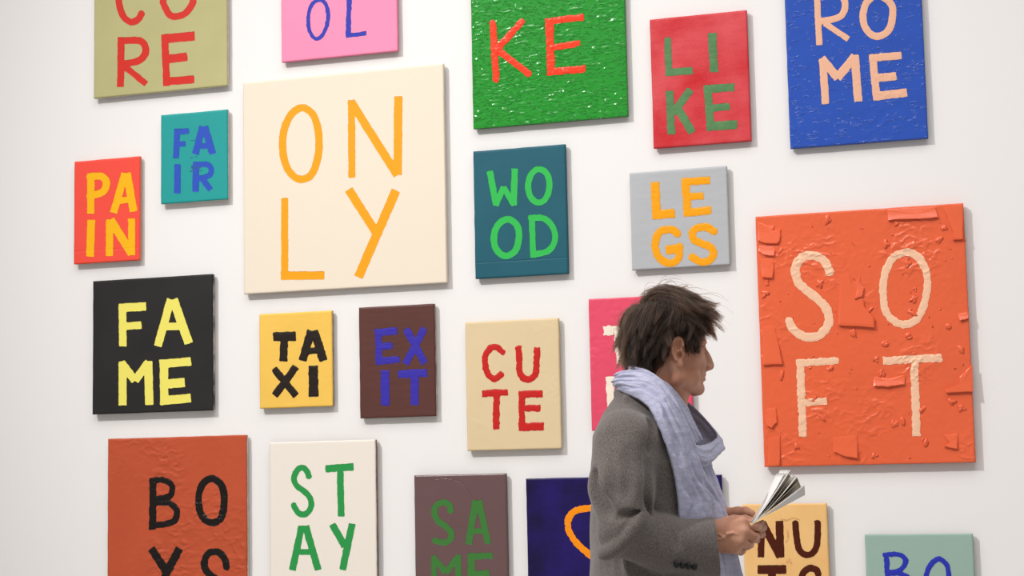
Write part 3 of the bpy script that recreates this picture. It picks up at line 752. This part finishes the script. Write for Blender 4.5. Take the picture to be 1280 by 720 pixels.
    for i, q in enumerate(kl):
        CH([(905, 645 + 4 * i, zl - 8), q], [11, [7.4, 7.4, 7.0, 6.4][i]], 5)
    pl = [(944, 650.0, zl + 4), (949.5, 656.0, zl + 6), (949, 665.0, zl + 6), (942, 673.0, zl + 4)]
    dl = [(949, 653.0, zl + 17), (951.5, 658.0, zl + 20), (950.0, 666.5, zl + 20), (943.5, 673.5, zl + 17)]
    tl_ = [(946.5, 655.5, zl + 27), (946.5, 660.0, zl + 30), (945.5, 668.0, zl + 30), (939.0, 673.5, zl + 27)]
    for q in range(4):
        r_ = [5.2, 5.3, 5.0, 4.5][q]
        CH([kl[q], pl[q], dl[q], tl_[q]], [r_ + 0.9, r_, r_ - 0.4, r_ - 1.2], 0.5)
    CH([(908, 643, zl), (921, 640, zl + 8), (930, 639.5, zl + 14), (937.5, 641.5, zl + 18)], [9, 7.2, 6.2, 5.0], 2.5)
    # the gap between thumbs and fingers that the booklet fills
    sl, X, Y, Z = hx.sub(hx.lo, hx.lo + hx.n * hx.h)
    kz = 1 - Z * PS / P_DEPTH
    us, vs_ = 645 + (X - 645) / kz, 597 + (Y - 597) / kz
    t_ = (us - 937.6) * 0.737 - (vs_ - 652.8) * 0.676; q_ = np.abs((us - 937.6) * 0.676 + (vs_ - 652.8) * 0.737)
    wedge = np.maximum(np.maximum(q_ - (1.7 + 0.34 * np.maximum(t_, 0)), -t_ - 2.6), np.abs(Z - 26) - 44)
    hx.F[sl] = np.maximum(hx.F[sl], -wedge.astype(np.float32))
    V, Q = hx.net(); parts.append((V, Q))
    # --- trunk, arms and legs under the clothes, one coarse block
    b = Field((755, 500, -130), (905, V_FEET - 12, 130), 5.0)
    b.chain([(820, 500, 0), (815, 545, 0), (818, 620, 0), (816, 720, 0), (812, 800, 0)], [26, 42, 46, 44, 46], 20)
    for s_ in (1, -1):
        b.chain([(806, 545, 30 * s_), (786, 560, 80 * s_), (786, 655, 92 * s_), (872, 672, 60 * s_ if s_ > 0 else -25)], [34, 26, 20, 15], 12)
        b.chain([(814, 800, 36 * s_), (816, 880, 44 * s_), (822, 1050, 42 * s_), (812, V_FEET - 70, 40 * s_), (814, V_FEET - 28, 40 * s_)], [42, 44, 27, 17, 15], 10)
    V, Q = b.net(); parts.append((V, Q))
    Vs, Qs, n = [], [], 0
    for V, Q in parts: Vs.append(V); Qs.append(Q + n); n += len(V)
    return frame_mesh('body', np.vstack(Vs), np.vstack(Qs), M_SKIN, woman)
body = build_body()

def build_jacket():
    f = Field((728, 478, -150), (925, 850, 150), 1.7)
    rows = [(482, 806, 30, 40), (500, 809, 40, 46), (520, 806, 52, 72), (545, 803, 60, 90), (580, 806, 66, 97), (620, 810, 70, 92),
            (660, 813, 74, 90), (720, 814, 76, 100), (800, 812, 76, 106), (850, 812, 77, 108)]
    R = np.array(rows, float)
    sl, X, Y, Z = f.sub((728, 478, -150), (925, 850, 150))
    y = Y.ravel()
    cu, a, bw = (np.interp(y, R[:, 0], R[:, q]).astype(np.float32)[None, :, None] for q in (1, 2, 3))
    k0 = (np.abs((X - cu) / a) ** 2.2 + np.abs(Z / bw) ** 2.2) ** (1 / 2.2)
    d = (k0 - 1) * np.minimum(a, bw) * 0.85
    d = np.maximum(d, (840 - Y) * -1.0)
    f.F[:] = np.maximum(d, 486 - Y).astype(np.float32)
    k3 = lambda *p: K([p])[0]
    # open front: a V down to the button
    f.chain([(852, 492, 0), (866, 545, 0), (884, 610, 0), (890, 660, 0)], [36, 24, 14, 4], 4, 's')
    # near sleeve
    sh = k3(783, 552, 90); el = k3(783, 655, 112)
    f.cap(sh, k3(776, 610, 106), 38, 36, 16); f.cap(k3(776, 610, 106), el, 36, 32, 10)
    f.ell(k3(776, 664, 112), (25, 26, 26), 8)
    f.chain([k3(782, 663, 112), k3(830, 678, 96), k3(893, 683, 70)], [31, 32, 35.5], 6, sq=1.25)
    # far sleeve
    f.chain([k3(790, 552, -86), k3(786, 652, -100), k3(870, 668, -42), k3(893, 664, -22)], [40, 33, 28, 28], 10)
    # cut the cuffs clean
    c0 = k3(893.5, 683, 70)
    nx_, ny_ = math.cos(-0.10), math.sin(-0.10)
    sl, X, Y, Z = f.sub((868, 620, -10), (925, 760, 150))
    cut = ((X - c0[0]) * nx_ + (Y - c0[1]) * ny_)
    f.F[sl] = np.where((Z > 20) & (X > c0[0] - 14), np.maximum(f.F[sl], cut), f.F[sl])
    sl, X, Y, Z = f.sub((868, 600, -150), (925, 760, 20))
    f.F[sl] = np.where((Y > 600) & (X > 880), np.maximum(f.F[sl], X - 898), f.F[sl])
    # hollow the near cuff and leave room for the wrist
    f.chain([k3(880, 680, 72), k3(912, 684, 66)], [31, 31], 1.5, 's', sq=1.3)
    # folds: creases round the elbow, soft hollows along the sleeve
    def crease(pts, r, k, lift=0):
        f.chain([k3(*p) for p in catmull(pts, 4 * len(pts))], [r] * (4 * len(pts)), k, 's')
    def ridge(pts, r, k):
        f.chain([k3(*p) for p in catmull(pts, 4 * len(pts))], [r] * (4 * len(pts)), k, 'u')
    crease([(747, 668, 132), (751, 657, 142), (760, 650, 147), (774, 645.5, 146), (790, 641, 140), (808, 640, 125)], 4.6, 3.5)
    crease([(794, 644, 144), (784, 655, 148), (776, 668, 148), (764, 679, 143), (754, 682, 136)], 3.6, 5)
    ridge([(803, 645, 128), (794, 655, 133), (785, 668, 135), (773, 680, 132), (762, 687, 124), (753, 690, 112)], 4, 9)
    crease([(812, 560, 126), (813, 590, 128), (811, 620, 128), (808, 640, 118)], 5.5, 6)
    crease([(818, 520, 92), (816, 540, 108), (813, 562, 116)], 4.0, 6)
    crease([(820, 648, 137), (828, 658, 137), (836, 668, 134)], 3.5, 9)
    crease([(848, 654, 125), (846, 668, 128), (850, 684, 126)], 3.5, 9)
    crease([(760, 560, 140), (764, 590, 146), (772, 620, 148)], 4, 12)
    crease([(786, 560, 142), (788, 590, 150), (784, 622, 150)], 4, 12)
    crease([(745, 592, 118), (750, 618, 128), (760, 640, 138)], 4, 10)
    crease([(800, 700, 134), (830, 708, 124), (862, 712, 112)], 2, 5)
    for q, uu in enumerate((746, 757, 770)):
        crease([(uu, 700, 60 + 10 * q), (uu - 1, 740, 70 + 10 * q), (uu, 800, 66 + 10 * q)], 4, 9)
    # collar roll behind the scarf
    f.chain([k3(780, 492, -20), k3(777, 492, 8), k3(788, 500, 42), k3(812, 512, 62)], [6, 6.5, 6, 5], 5)
    # low waves in the cloth
    sl, X, Y, Z = f.sub((728, 478, -150), (925, 850, 150))
    f.F += (0.9 * np.sin(X * 0.11 + 1.3 * np.sin(Y * 0.045)) * np.sin(Y * 0.06 + Z * 0.05)).astype(np.float32)
    V, Q = f.net()
    j = frame_mesh('jacket', V, Q, M_WOOL, woman)
    # cuff buttons
    for i in range(4):
        c = K([(844.5 + 7.2 * i, 703.5 + 0.9 * i, 118.5 - 4.6 * i)])[0]
        fb = Field(c - 7, c + 7, 0.8)
        fb.ell(c, (3.8, 4.2, 2.2), 0, yaw=-0.35); fb.ell(c + (0.5, 0, 2.4), (2.0, 2.2, 1.0), 1, 's')
        Vb, Qb = fb.net(); frame_mesh('sleeve_button', Vb, Qb, M_BUTTON, j)
    return j
jacket = build_jacket()

def cloth_band(stations, ns, m, pleats, bulge, thick, seed, name, parent, amp=1.0, close=False, label=None):
    """folded cloth strip swept through (left, right) station pairs; pleats run along it"""
    S = np.array([list(l) + list(r) for l, r in stations], float)
    S = np.hstack([K(S[:, :3]), K(S[:, 3:])])
    S = catmull(S, ns, close)
    L, Rr = S[:, :3], S[:, 3:]
    s_ = np.linspace(0, 1, m)[None, :, None]
    base = L[:, None] * (1 - s_) + Rr[:, None] * s_
    along = np.gradient(L * 0.5 + Rr * 0.5, axis=0); across = Rr - L
    nrm = np.cross(across, along); nrm /= np.linalg.norm(nrm, axis=1, keepdims=True) + 1e-9
    if nrm[:, 2].mean() < 0: nrm = -nrm
    tt = np.linspace(0, ns * 0.06, ns)[:, None]; s2 = np.linspace(0, 1, m)[None, :]
    wig = s2 + 0.10 * fbm(tt + 0 * s2, s2 * 2 + 0 * tt, seed, 2)
    h = np.zeros((ns, m))
    for fr, am in pleats:
        sn = 0.5 + 0.5 * np.cos(2 * math.pi * (fr * wig + 0.13 * fr + 0.25 * vnoise(tt * 0.9 + fr, 0 * tt + fr, seed + 3)))
        h = h + am * (1 - (1 - sn) ** 2.2) * (0.75 + 0.35 * vnoise(tt * 1.5 + 0 * s2, s2 * 3 + 0 * tt, seed + int(fr)))
    edge_ = np.minimum(1, np.minimum(s2, 1 - s2) * m * 0.22)
    h = h * edge_ * amp + bulge * np.sin(math.pi * s2) + 0.8 * fbm(tt * 6 + 0 * s2, s2 * 9 + 0 * tt, seed + 8, 2)
    front = base + nrm[:, None] * (h + thick / 2)[..., None]
    back = base + nrm[:, None] * (h * 0.6 - thick / 2)[..., None]
    ring = np.concatenate([front, back[:, ::-1]], 1); k = ring.shape[1]
    V = ring.reshape(-1, 3); I = np.arange(ns * k).reshape(ns, k)
    if close: I = np.vstack([I, I[:1]])
    q = np.stack([I[:-1], np.roll(I[:-1], -1, 1), np.roll(I[1:], -1, 1), I[1:]], -1).reshape(-1, 4)
    caps = [] if close else [np.stack([I[e, :m - 1], I[e, 1:m], I[e, ::-1][:m][1:m], I[e, ::-1][:m - 1]], -1) for e in (0, -1)]
    Q = np.vstack([q] + caps)
    o = frame_mesh(name, V, Q, M_SCARF, parent)
    bmx = bmesh.new(); bmx.from_mesh(o.data); bmesh.ops.recalc_face_normals(bmx, faces=bmx.faces); bmx.to_mesh(o.data); bmx.free()
    o.data.polygons.foreach_set('use_smooth', np.ones(len(o.data.polygons), bool))
    return o

scarf = empty('scarf', (0, 0, 0)); scarf.parent = woman
# near end: from the back of the neck over the near shoulder and down the front
cloth_band([((786, 488, -38), (788, 464, -34)), ((777, 490, -8), (780, 468, -6)), ((778, 491, 24), (784, 466, 22)), ((786, 494, 50), (800, 467, 38)),
            ((799, 500, 76), (818, 473, 46)), ((812, 510, 92), (833, 490, 52)), ((821, 525, 101), (845, 513, 62)), ((830, 546, 103), (858, 543, 64)),
            ((838, 572, 101), (868, 572, 58)), ((845, 602, 99), (879, 597, 48)), ((848, 628, 97), (893, 620, 40)), ((849, 652, 94), (908, 645, 34)),
            ((853, 700, 86), (919, 692, 30)), ((862, 760, 66), (934, 750, 28))],
           170, 64, [(2.0, 4.5), (5.0, 3.0), (9.0, 1.0)], 6, 3, 5, 'hanging_end', scarf)
# snug band round the neck, inside the near end
cloth_band([((795, 480, -50), (800, 462, -40)), ((784, 484, 0), (790, 458, 0)), ((800, 486, 42), (808, 462, 34)), ((820, 497, 54), (826, 476, 38)),
            ((836, 518, 54), (841, 489, 33)), ((848, 540, 46), (853, 504, 24)), ((858, 556, 34), (866, 530, 14)), ((866, 563, 20), (874, 548, 2))],
           90, 34, [(2.0, 3.2), (5.0, 1.4)], 4, 3, 15, 'neck_band', scarf)
# the loop that hangs forward under the chin and comes back up on the far side
cloth_band([((826, 505, 64), (836, 492, 44)), ((840, 535, 66), (848, 521, 50)), ((851, 562, 58), (860, 549, 46)), ((864, 584, 40), (871, 557, 32)),
            ((880, 584, 14), (884, 556, 16)), ((895, 570, -8), (893, 551, -4)), ((893, 570, -26), (897, 544, -22)), ((876, 560, -40), (884, 527, -36)),
            ((856, 540, -48), (868, 510, -40)), ((836, 515, -50), (852, 498, -38))],
           110, 34, [(2.0, 2.8), (4.0, 1.2)], 6, 3, 25, 'draped_loop', scarf, amp=0.9)
# far end hanging straight down behind the near one
cloth_band([((858, 560, 6), (888, 570, -14)), ((864, 582, 14), (889, 584, -16)), ((874, 605, 18), (899, 612, -18)), ((884, 632, 18), (909, 646, -20)),
            ((888, 680, 18), (918, 690, -22)), ((894, 760, 18), (932, 756, -24))],
           90, 24, [(2.0, 2.6), (5.0, 1.2)], 4, 3, 35, 'hanging_end', scarf)

# shirt showing as a dark sliver in the neckline
sf = Field((755, 500, -75), (905, 800, 75), 2.5)
sf.chain([(815, 518, 0), (813, 560, 0), (818, 620, 0), (820, 700, 0), (818, 780, 0)], [33, 49, 56, 58, 54], 10)
Vq, Qq = sf.net(); frame_mesh('shirt', Vq, Qq, M_SHIRT, woman)

# trousers and shoes
tf = Field((745, 800, -120), (890, V_FEET - 14, 120), 4.0)
tf.chain([(814, 800, 0), (814, 850, 0)], [66, 66], 10)
for s_ in (1, -1):
    tf.chain([(814, 830, 42 * s_), (818, 1020, 44 * s_), (810, V_FEET - 40, 42 * s_)], [58, 42, 32], 14)
sl, X, Y, Z = tf.sub((745, 800, -120), (890, V_FEET, 120)); tf.F[sl] = np.maximum(tf.F[sl], Y - (V_FEET - 28))
Vq, Qq = tf.net(); frame_mesh('trousers', Vq, Qq, M_TROUSER, woman)
for s_ in (1, -1):
    sfld = Field((770, V_FEET - 60, 42 * s_ - 36), (905, V_FEET + 4, 42 * s_ + 36), 2.0)
    sfld.chain([(800, V_FEET - 20, 42 * s_), (838, V_FEET - 16, 43 * s_), (872, V_FEET - 10, 44 * s_)], [21, 20, 16], 8)
    sfld.cap((808, V_FEET - 44, 42 * s_), (808, V_FEET - 20, 42 * s_), 20, 22, 6)
    sl, X, Y, Z = sfld.sub((0, 0, -200), (2000, 3000, 200)); sfld.F[sl] = np.maximum(sfld.F[sl], Y - (V_FEET - 0.5))
    Vq, Qq = sfld.net(); frame_mesh('shoe', Vq, Qq, M_BUTTON, woman)

# ------------------------------------------------------------------ hair
HR = np.array([48.5, 51.0, 43.5])
def head_local(P):
    """frame -> head axes centred in the skull (x forward, y down, z sideways)"""
    c, s = math.cos(HY), math.sin(HY); x, y, z = P[:, 0] - 836, P[:, 1] - 420, P[:, 2]
    return np.stack([x * c - z * s, y, x * s + z * c], 1)
def head_frame(L):
    c, s = math.cos(HY), math.sin(HY)
    return np.stack([836 + L[:, 0] * c + L[:, 2] * s, 420 + L[:, 1], -L[:, 0] * s + L[:, 2] * c], 1)
HAIRLINE = np.array([(872,384),(868,398),(866,414),(863,432),(858,441),(851,439),(846,428),(838,423),(829,428),(825,445),(823,466),(812,471),(795,472),(780,462),(770,420),(780,370),(830,350)], float)
def in_poly(u, v, P):
    r = np.zeros(len(u), bool); n = len(P)
    for i in range(n):
        a, b = P[i], P[(i + 1) % n]
        c_ = (a[1] > v) != (b[1] > v)
        r ^= c_ & (u < (b[0] - a[0]) * (v - a[1]) / (b[1] - a[1] + 1e-9) + a[0])
    return r

def build_hair():
    rng = np.random.default_rng(4)
    # under-volume
    f = Field((768, 360, -70), (905, 482, 70), 1.3)
    f.ell(hd(834, 420.5, 0), (48.6, 51.6, 43.8), 0, yaw=-HY)
    f.ell(hd(806, 446, 0), (20, 24, 33), 10, yaw=-HY)
    f.ell(hd(808, 428, 0), (26, 36, 38), 8, yaw=-HY)
    for s_ in (1, -1):
        f.ell(hd(858, 418, 32 * s_), (8, 12, 4), 5, yaw=-HY)
        f.ell(hd(839, 449, 44 * s_), (11, 23, 16), 2, 's', rot=-0.1)
        f.ell(hd(876, 459, 34 * s_), (30, 28, 26), 3, 's')
    f.ell(hd(893, 446, 0), (22, 52, 60), 3, 's')
    V, Q = f.net()
    cap = frame_mesh('hair', V, Q, M_HAIRCAP, woman)
    # guide locks
    NG = 660
    roots = []
    while len(roots) < NG:
        n = rng.normal(size=3)
        if len(roots) % 6 == 0: n = np.array([rng.uniform(0.3, 0.62), rng.uniform(-0.35, 0.3), rng.choice((-0.8, 0.8))])
        n /= np.linalg.norm(n); p = n * HR
        u, v = 836 + p[0], 420 + p[1]
        if in_poly(np.array([u]), np.array([v]), HAIRLINE)[0]: roots.append(p)
    R0 = np.array(roots)
    NP = 14
    crown = np.array([-0.50, -0.86, 0.10]); crown /= np.linalg.norm(crown)
    P = R0.copy(); path = [P.copy()]
    CT = np.array([(800,372,.75,-.1,42,7),(812,366,.9,.0,44,8),(830,366,1,.18,44,6),(855,376,1,.42,42,7),(868,390,1,.42,36,8),(874,397,.6,.8,36,9),(850,398,.95,.5,38,9),
        (866,408,.75,.65,24,7),(863,428,.1,1,13,4),(853,424,-.05,1,15,5),(838,408,-.65,.7,20,7),(826,398,-.5,.85,34,9),(815,418,-.5,.88,32,8),
        (822,446,-.5,.9,20,4),(800,398,-.45,.9,38,10),(790,392,-.4,.95,38,10),(784,430,-.12,1,34,8),(800,445,-.25,1,27,6),(810,462,-.2,1,13,4),
        (786,382,-.4,.9,38,10),(838,392,.5,.75,26,9),(846,410,.2,.95,20,7)], float)
    lj = rng.uniform(0.75, 1.3, NG)
    uv0 = R0[:, :2] + np.array([836, 420])
    dd0 = ((uv0[:, None] - CT[None, :, :2]) ** 2).sum(-1) + 20
    w0 = 1 / dd0 ** 2; w0 /= w0.sum(1, keepdims=True)
    Lg = (w0 @ CT[:, 4]) * lj; lift_t = np.maximum(2.5, (w0 @ CT[:, 5]) + rng.normal(size=NG) * 3.2)
    top = sstep(-12, -34, R0[:, 1]); front = sstep(2, 26, R0[:, 0]) * sstep(6, -22, R0[:, 1])
    jit = rng.normal(size=(NG, 3)) * np.array([0.26, 0.24, 0.34])
    jit *= np.where(R0[:, 0] < -12, 0.55, 1.0)[:, None]
    dir0 = w0 @ CT[:, 2:4]
    for k in range(1, NP):
        t = k / (NP - 1)
        n = P / HR; rad = np.linalg.norm(n, axis=1, keepdims=True); n = n / rad
        nn = n / HR; nn /= np.linalg.norm(nn, axis=1, keepdims=True)
        uv = P[:, :2] + np.array([836, 420])
        w = 1 / (((uv[:, None] - CT[None, :, :2]) ** 2).sum(-1) + 20) ** 2; w /= w.sum(1, keepdims=True)
        dr = 0.45 * dir0 + 0.55 * (w @ CT[:, 2:4])
        flow = np.concatenate([dr, 0.22 * np.sign(P[:, 2:3]) * np.minimum(1, np.abs(P[:, 2:3]) / 12) * (top[:, None])], 1)
        flow += jit * (0.5 + 0.9 * t)
        flow[:, 1] += 0.25 * t * front
        flow -= nn * np.minimum(0, (flow * nn).sum(1))[:, None]
        flow /= np.linalg.norm(flow, axis=1, keepdims=True) + 1e-6
        P = P + flow * (Lg / (NP - 1))[:, None]
        want = 1 + lift_t * (1 - (1 - t) ** 2.4) / 48.0 * (1 - 0.35 * t)
        rad = np.linalg.norm(P / HR, axis=1)
        P = P * (np.maximum(rad, want) / rad)[:, None]
        path.append(P.copy())
    G = np.stack(path, 1)
    # strands follow their lock, drawn together towards the tip
    NC = 44
    tN = np.linspace(0, 1, NP)[None, :, None]
    allp = []
    for g in range(NG):
        off = rng.normal(size=(NC, 1, 3)) * np.array([3.2, 3.2, 3.2])
        sc = rng.uniform(0.72, 1.12, (NC, 1, 1))
        idxf = np.clip(np.linspace(0, 1, NP)[None, :] * sc[:, :, 0], 0, 1) * (NP - 1)
        i0 = np.minimum(idxf.astype(int), NP - 2); fr = (idxf - i0)[..., None]
        base = G[g][i0] * (1 - fr) + G[g][i0 + 1] * fr
        wav = np.sin(tN * rng.uniform(2, 5, (NC, 1, 1)) + rng.uniform(0, 6, (NC, 1, 1))) * rng.normal(size=(NC, 1, 3)) * 1.1 * tN
        allp.append(base + off * (1 - 0.72 * tN) + wav)
    # loose flyaways over the crown and the fringe
    fly = []
    for q in range(110):
        g = rng.integers(NG)
        while not (top[g] > 0.3 or front[g] > 0.3 or rng.random() < 0.25): g = rng.integers(NG)
        n = R0[g] / HR; n /= np.linalg.norm(n)
        bend = rng.normal(size=3) * np.array([9, 3, 7])
        t1 = np.linspace(0, 1, NP)[:, None]
        fly.append(G[g] + n * (13 * np.sin(t1 * rng.uniform(2.0, 3.0)) * rng.uniform(0.4, 1.3)) + bend * t1 ** 2)
    A = np.vstack(allp + [np.array(fly)])
    # hair stops short of the ear and the cheek
    uu, vv = A[..., 0] + 836, A[..., 1] + 420
    bad = (((uu - 838.5) / 10.0) ** 2 + ((vv - 446) / 19.5) ** 2 < 1) & (np.abs(A[..., 2]) > 24)
    bad |= (uu > 848) & (vv > 445 + rng.normal(size=(len(A), 1)) * 2.5) & (uu < 880)
    bad |= (uu > 869) & (vv > 424 + rng.normal(size=(len(A), 1)) * 5) & (uu < 886)
    bad |= vv > 474 + rng.normal(size=(len(A), 1)) * 1.5
    first = np.where(bad.any(1), np.maximum(bad.argmax(1) - 1, 0), NP - 1)
    keep = np.arange(NP)[None, :] <= first[:, None]
    last = A[np.arange(len(A)), first]
    prev = A[np.arange(len(A)), np.maximum(first - 1, 0)]
    A = np.where(keep[..., None], A, (last + 0.02 * (last - prev))[:, None, :])
    A = A[first >= 2]
    N = len(A)
    Wp = (W(head_frame(A.reshape(-1, 3))) - np.array(parent_loc)).astype(np.float32)
    hc = bpy.data.hair_curves.new('hair_strands')
    hc.add_curves([NP] * N)
    hc.attributes['position'].data.foreach_set('vector', Wp.ravel())
    ra = hc.attributes.get('radius') or hc.attributes.new('radius', 'FLOAT', 'POINT')
    rr = 0.00030 * (1 - 0.75 * np.linspace(0, 1, NP)[None, :] ** 2) * rng.uniform(0.7, 1.3, (N, 1))
    ra.data.foreach_set('value', rr.astype(np.float32).ravel())
    tone = hc.attributes.new('tone', 'FLOAT', 'CURVE')
    lock_tone = (0.5 + 0.5 * vnoise(A[:, 0, 0] * 0.11, A[:, 0, 1] * 0.11 + A[:, 0, 2] * 0.09, 3))
    tone.data.foreach_set('value', np.clip(lock_tone * 0.65 + rng.random(N) * 0.35, 0, 1).astype(np.float32))
    m = bpy.data.materials.new('dark_brown_hair'); m.use_nodes = True; nt = m.node_tree
    for n_ in list(nt.nodes): nt.nodes.remove(n_)
    out = nt.nodes.new('ShaderNodeOutputMaterial'); hb = nt.nodes.new('ShaderNodeBsdfHairPrincipled'); hb.parametrization = 'COLOR'
    at = nt.nodes.new('ShaderNodeAttribute'); at.attribute_name = 'tone'
    rp = nt.nodes.new('ShaderNodeValToRGB'); cr = rp.color_ramp
    cr.elements[0].position = 0.1; cr.elements[0].color = lin((17, 11, 8)); cr.elements[1].position = 0.95; cr.elements[1].color = lin((104, 72, 48))
    e = cr.elements.new(0.7); e.color = lin((40, 27, 19))
    nt.links.new(at.outputs['Fac'], rp.inputs[0]); nt.links.new(rp.outputs[0], hb.inputs['Color'])
    hb.inputs['IOR'].default_value = 1.36; hb.inputs['Roughness'].default_value = 0.4; hb.inputs['Radial Roughness'].default_value = 0.5
    nt.links.new(hb.outputs[0], out.inputs['Surface'])
    hc.materials.append(m)
    o = bpy.data.objects.new('strands', hc); COL.objects.link(o); o.parent = cap
    tag(o, kind='stuff')
    return cap
hair = build_hair()

# eyes: a ball and iris in each socket, brows above them
for s_ in (1, -1):
    c = hd(870.7, 438.6, 15.5 * s_)
    fe = Field(c - 10, c + 10, 0.8); fe.ell(c, (6.9, 6.9, 6.9), 0); Vq, Qq = fe.net(); ey = frame_mesh('eye', Vq, Qq, M_EYE, woman)
    ci = hd(876.4, 438.8, 14.8 * s_)
    fe = Field(ci - 5, ci + 5, 0.6); fe.ell(ci, (1.7, 2.9, 2.9), 0, yaw=-HY); Vq, Qq = fe.net(); frame_mesh('iris', Vq, Qq, M_HAIRCAP, ey)
    fb = Field(hd(876, 429, 16 * s_) - 16, hd(876, 429, 16 * s_) + 16, 0.9)
    fb.chain([hd(881.2, 430.0, 8 * s_), hd(879.2, 427.6, 16 * s_), hd(872.5, 428.8, 25 * s_)], [1.2, 1.5, 0.8], 1)
    Vq, Qq = fb.net(); frame_mesh('eyebrow', Vq, Qq, M_HAIRCAP, woman)

# ------------------------------------------------------------------ the booklet
M_PAPER = mat('booklet_paper', (250, 248, 244), rough=0.6)
M_COVER = mat('booklet_shaded_cover', (206, 202, 202), rough=0.5)  # greyer than the paper: shade of the unlit underside put into the colour
M_PRINT = mat('printed_page', (216, 208, 184), rough=0.55, rgb2=(120, 104, 84), var_scale=40)
bk_loc = W(K([(942, 650, 30)]))[0]
booklet = tag(empty('booklet', tuple(map(float, bk_loc))), 'small thin booklet held open in the hands of the woman', 'booklet')
def sheet(name, near_sp, far_sp, near_out, far_out, sag, th, m):
    """one leaf: a bent sheet from the spine to its fore edge, th thick"""
    na, nb = 14, 8
    a, b, c, d = (K([q])[0] for q in (near_sp, far_sp, near_out, far_out))
    T, S_ = np.meshgrid(np.linspace(0, 1, na), np.linspace(0, 1, nb), indexing='ij')
    T, S_ = T[..., None], S_[..., None]
    P = (a * (1 - S_) + b * S_) * (1 - T) + (c * (1 - S_) + d * S_) * T
    nr = np.cross(c - a, b - a); nr /= np.linalg.norm(nr)
    P = P + nr * sag * np.sin(math.pi * T)
    lo = P - nr * th / 2; hi = P + nr * th / 2
    V = np.concatenate([lo.reshape(-1, 3), hi.reshape(-1, 3)]); n = na * nb
    I = np.arange(n).reshape(na, nb)
    q1 = np.stack([I[:-1, :-1], I[:-1, 1:], I[1:, 1:], I[1:, :-1]], -1).reshape(-1, 4)
    ring = np.concatenate([I[0, :], I[1:, -1], I[-1, -2::-1], I[-2:0:-1, 0]])
    sd = np.stack([ring, np.roll(ring, -1), np.roll(ring, -1) + n, ring + n], -1)
    return mesh_obj(name, W(V) - bk_loc, np.vstack([q1, q1[:, ::-1] + n, sd]), m, booklet, smooth=False)
zn, zf = 66, -14
SN, SF = (938.5, 653.5, zn), (936.5, 652, zf)
sheet('cover', SN, SF, (985.5, 588, zn), (974, 588, zf), 1.0, 0.9, M_PAPER)
for i in range(3):
    k = i * 1.3
    sheet('page', (938.8, 653.8, zn - 1), (937, 652.3, zf + 1), (984.5 - 2.0 * k, 590.5 + 0.6 * k, zn - 2), (974.5 - 2.0 * k, 590.5 + 0.8 * k, zf + 2), 1.2, 0.4, M_PAPER)
sheet('page', SN, SF, (986.5, 595.5, zn - 2), (983, 592.5, zf + 2), 2.2, 0.4, M_PRINT)
sheet('page', SN, SF, (993.0, 595.5, zn - 2), (988, 594, zf + 2), 2.5, 0.5, M_PAPER)
sheet('page', SN, SF, (994.2, 596.5, zn - 2), (998, 606.5, zf + 2), 2.0, 0.4, M_PRINT)
sheet('page', SN, SF, (996.0, 601.5, zn - 2), (999, 608.5, zf + 2), 1.0, 0.4, M_PRINT)
sheet('cover', SN, SF, (1003.0, 607, zn), (1003.6, 618, zf), 0.4, 0.9, M_COVER)
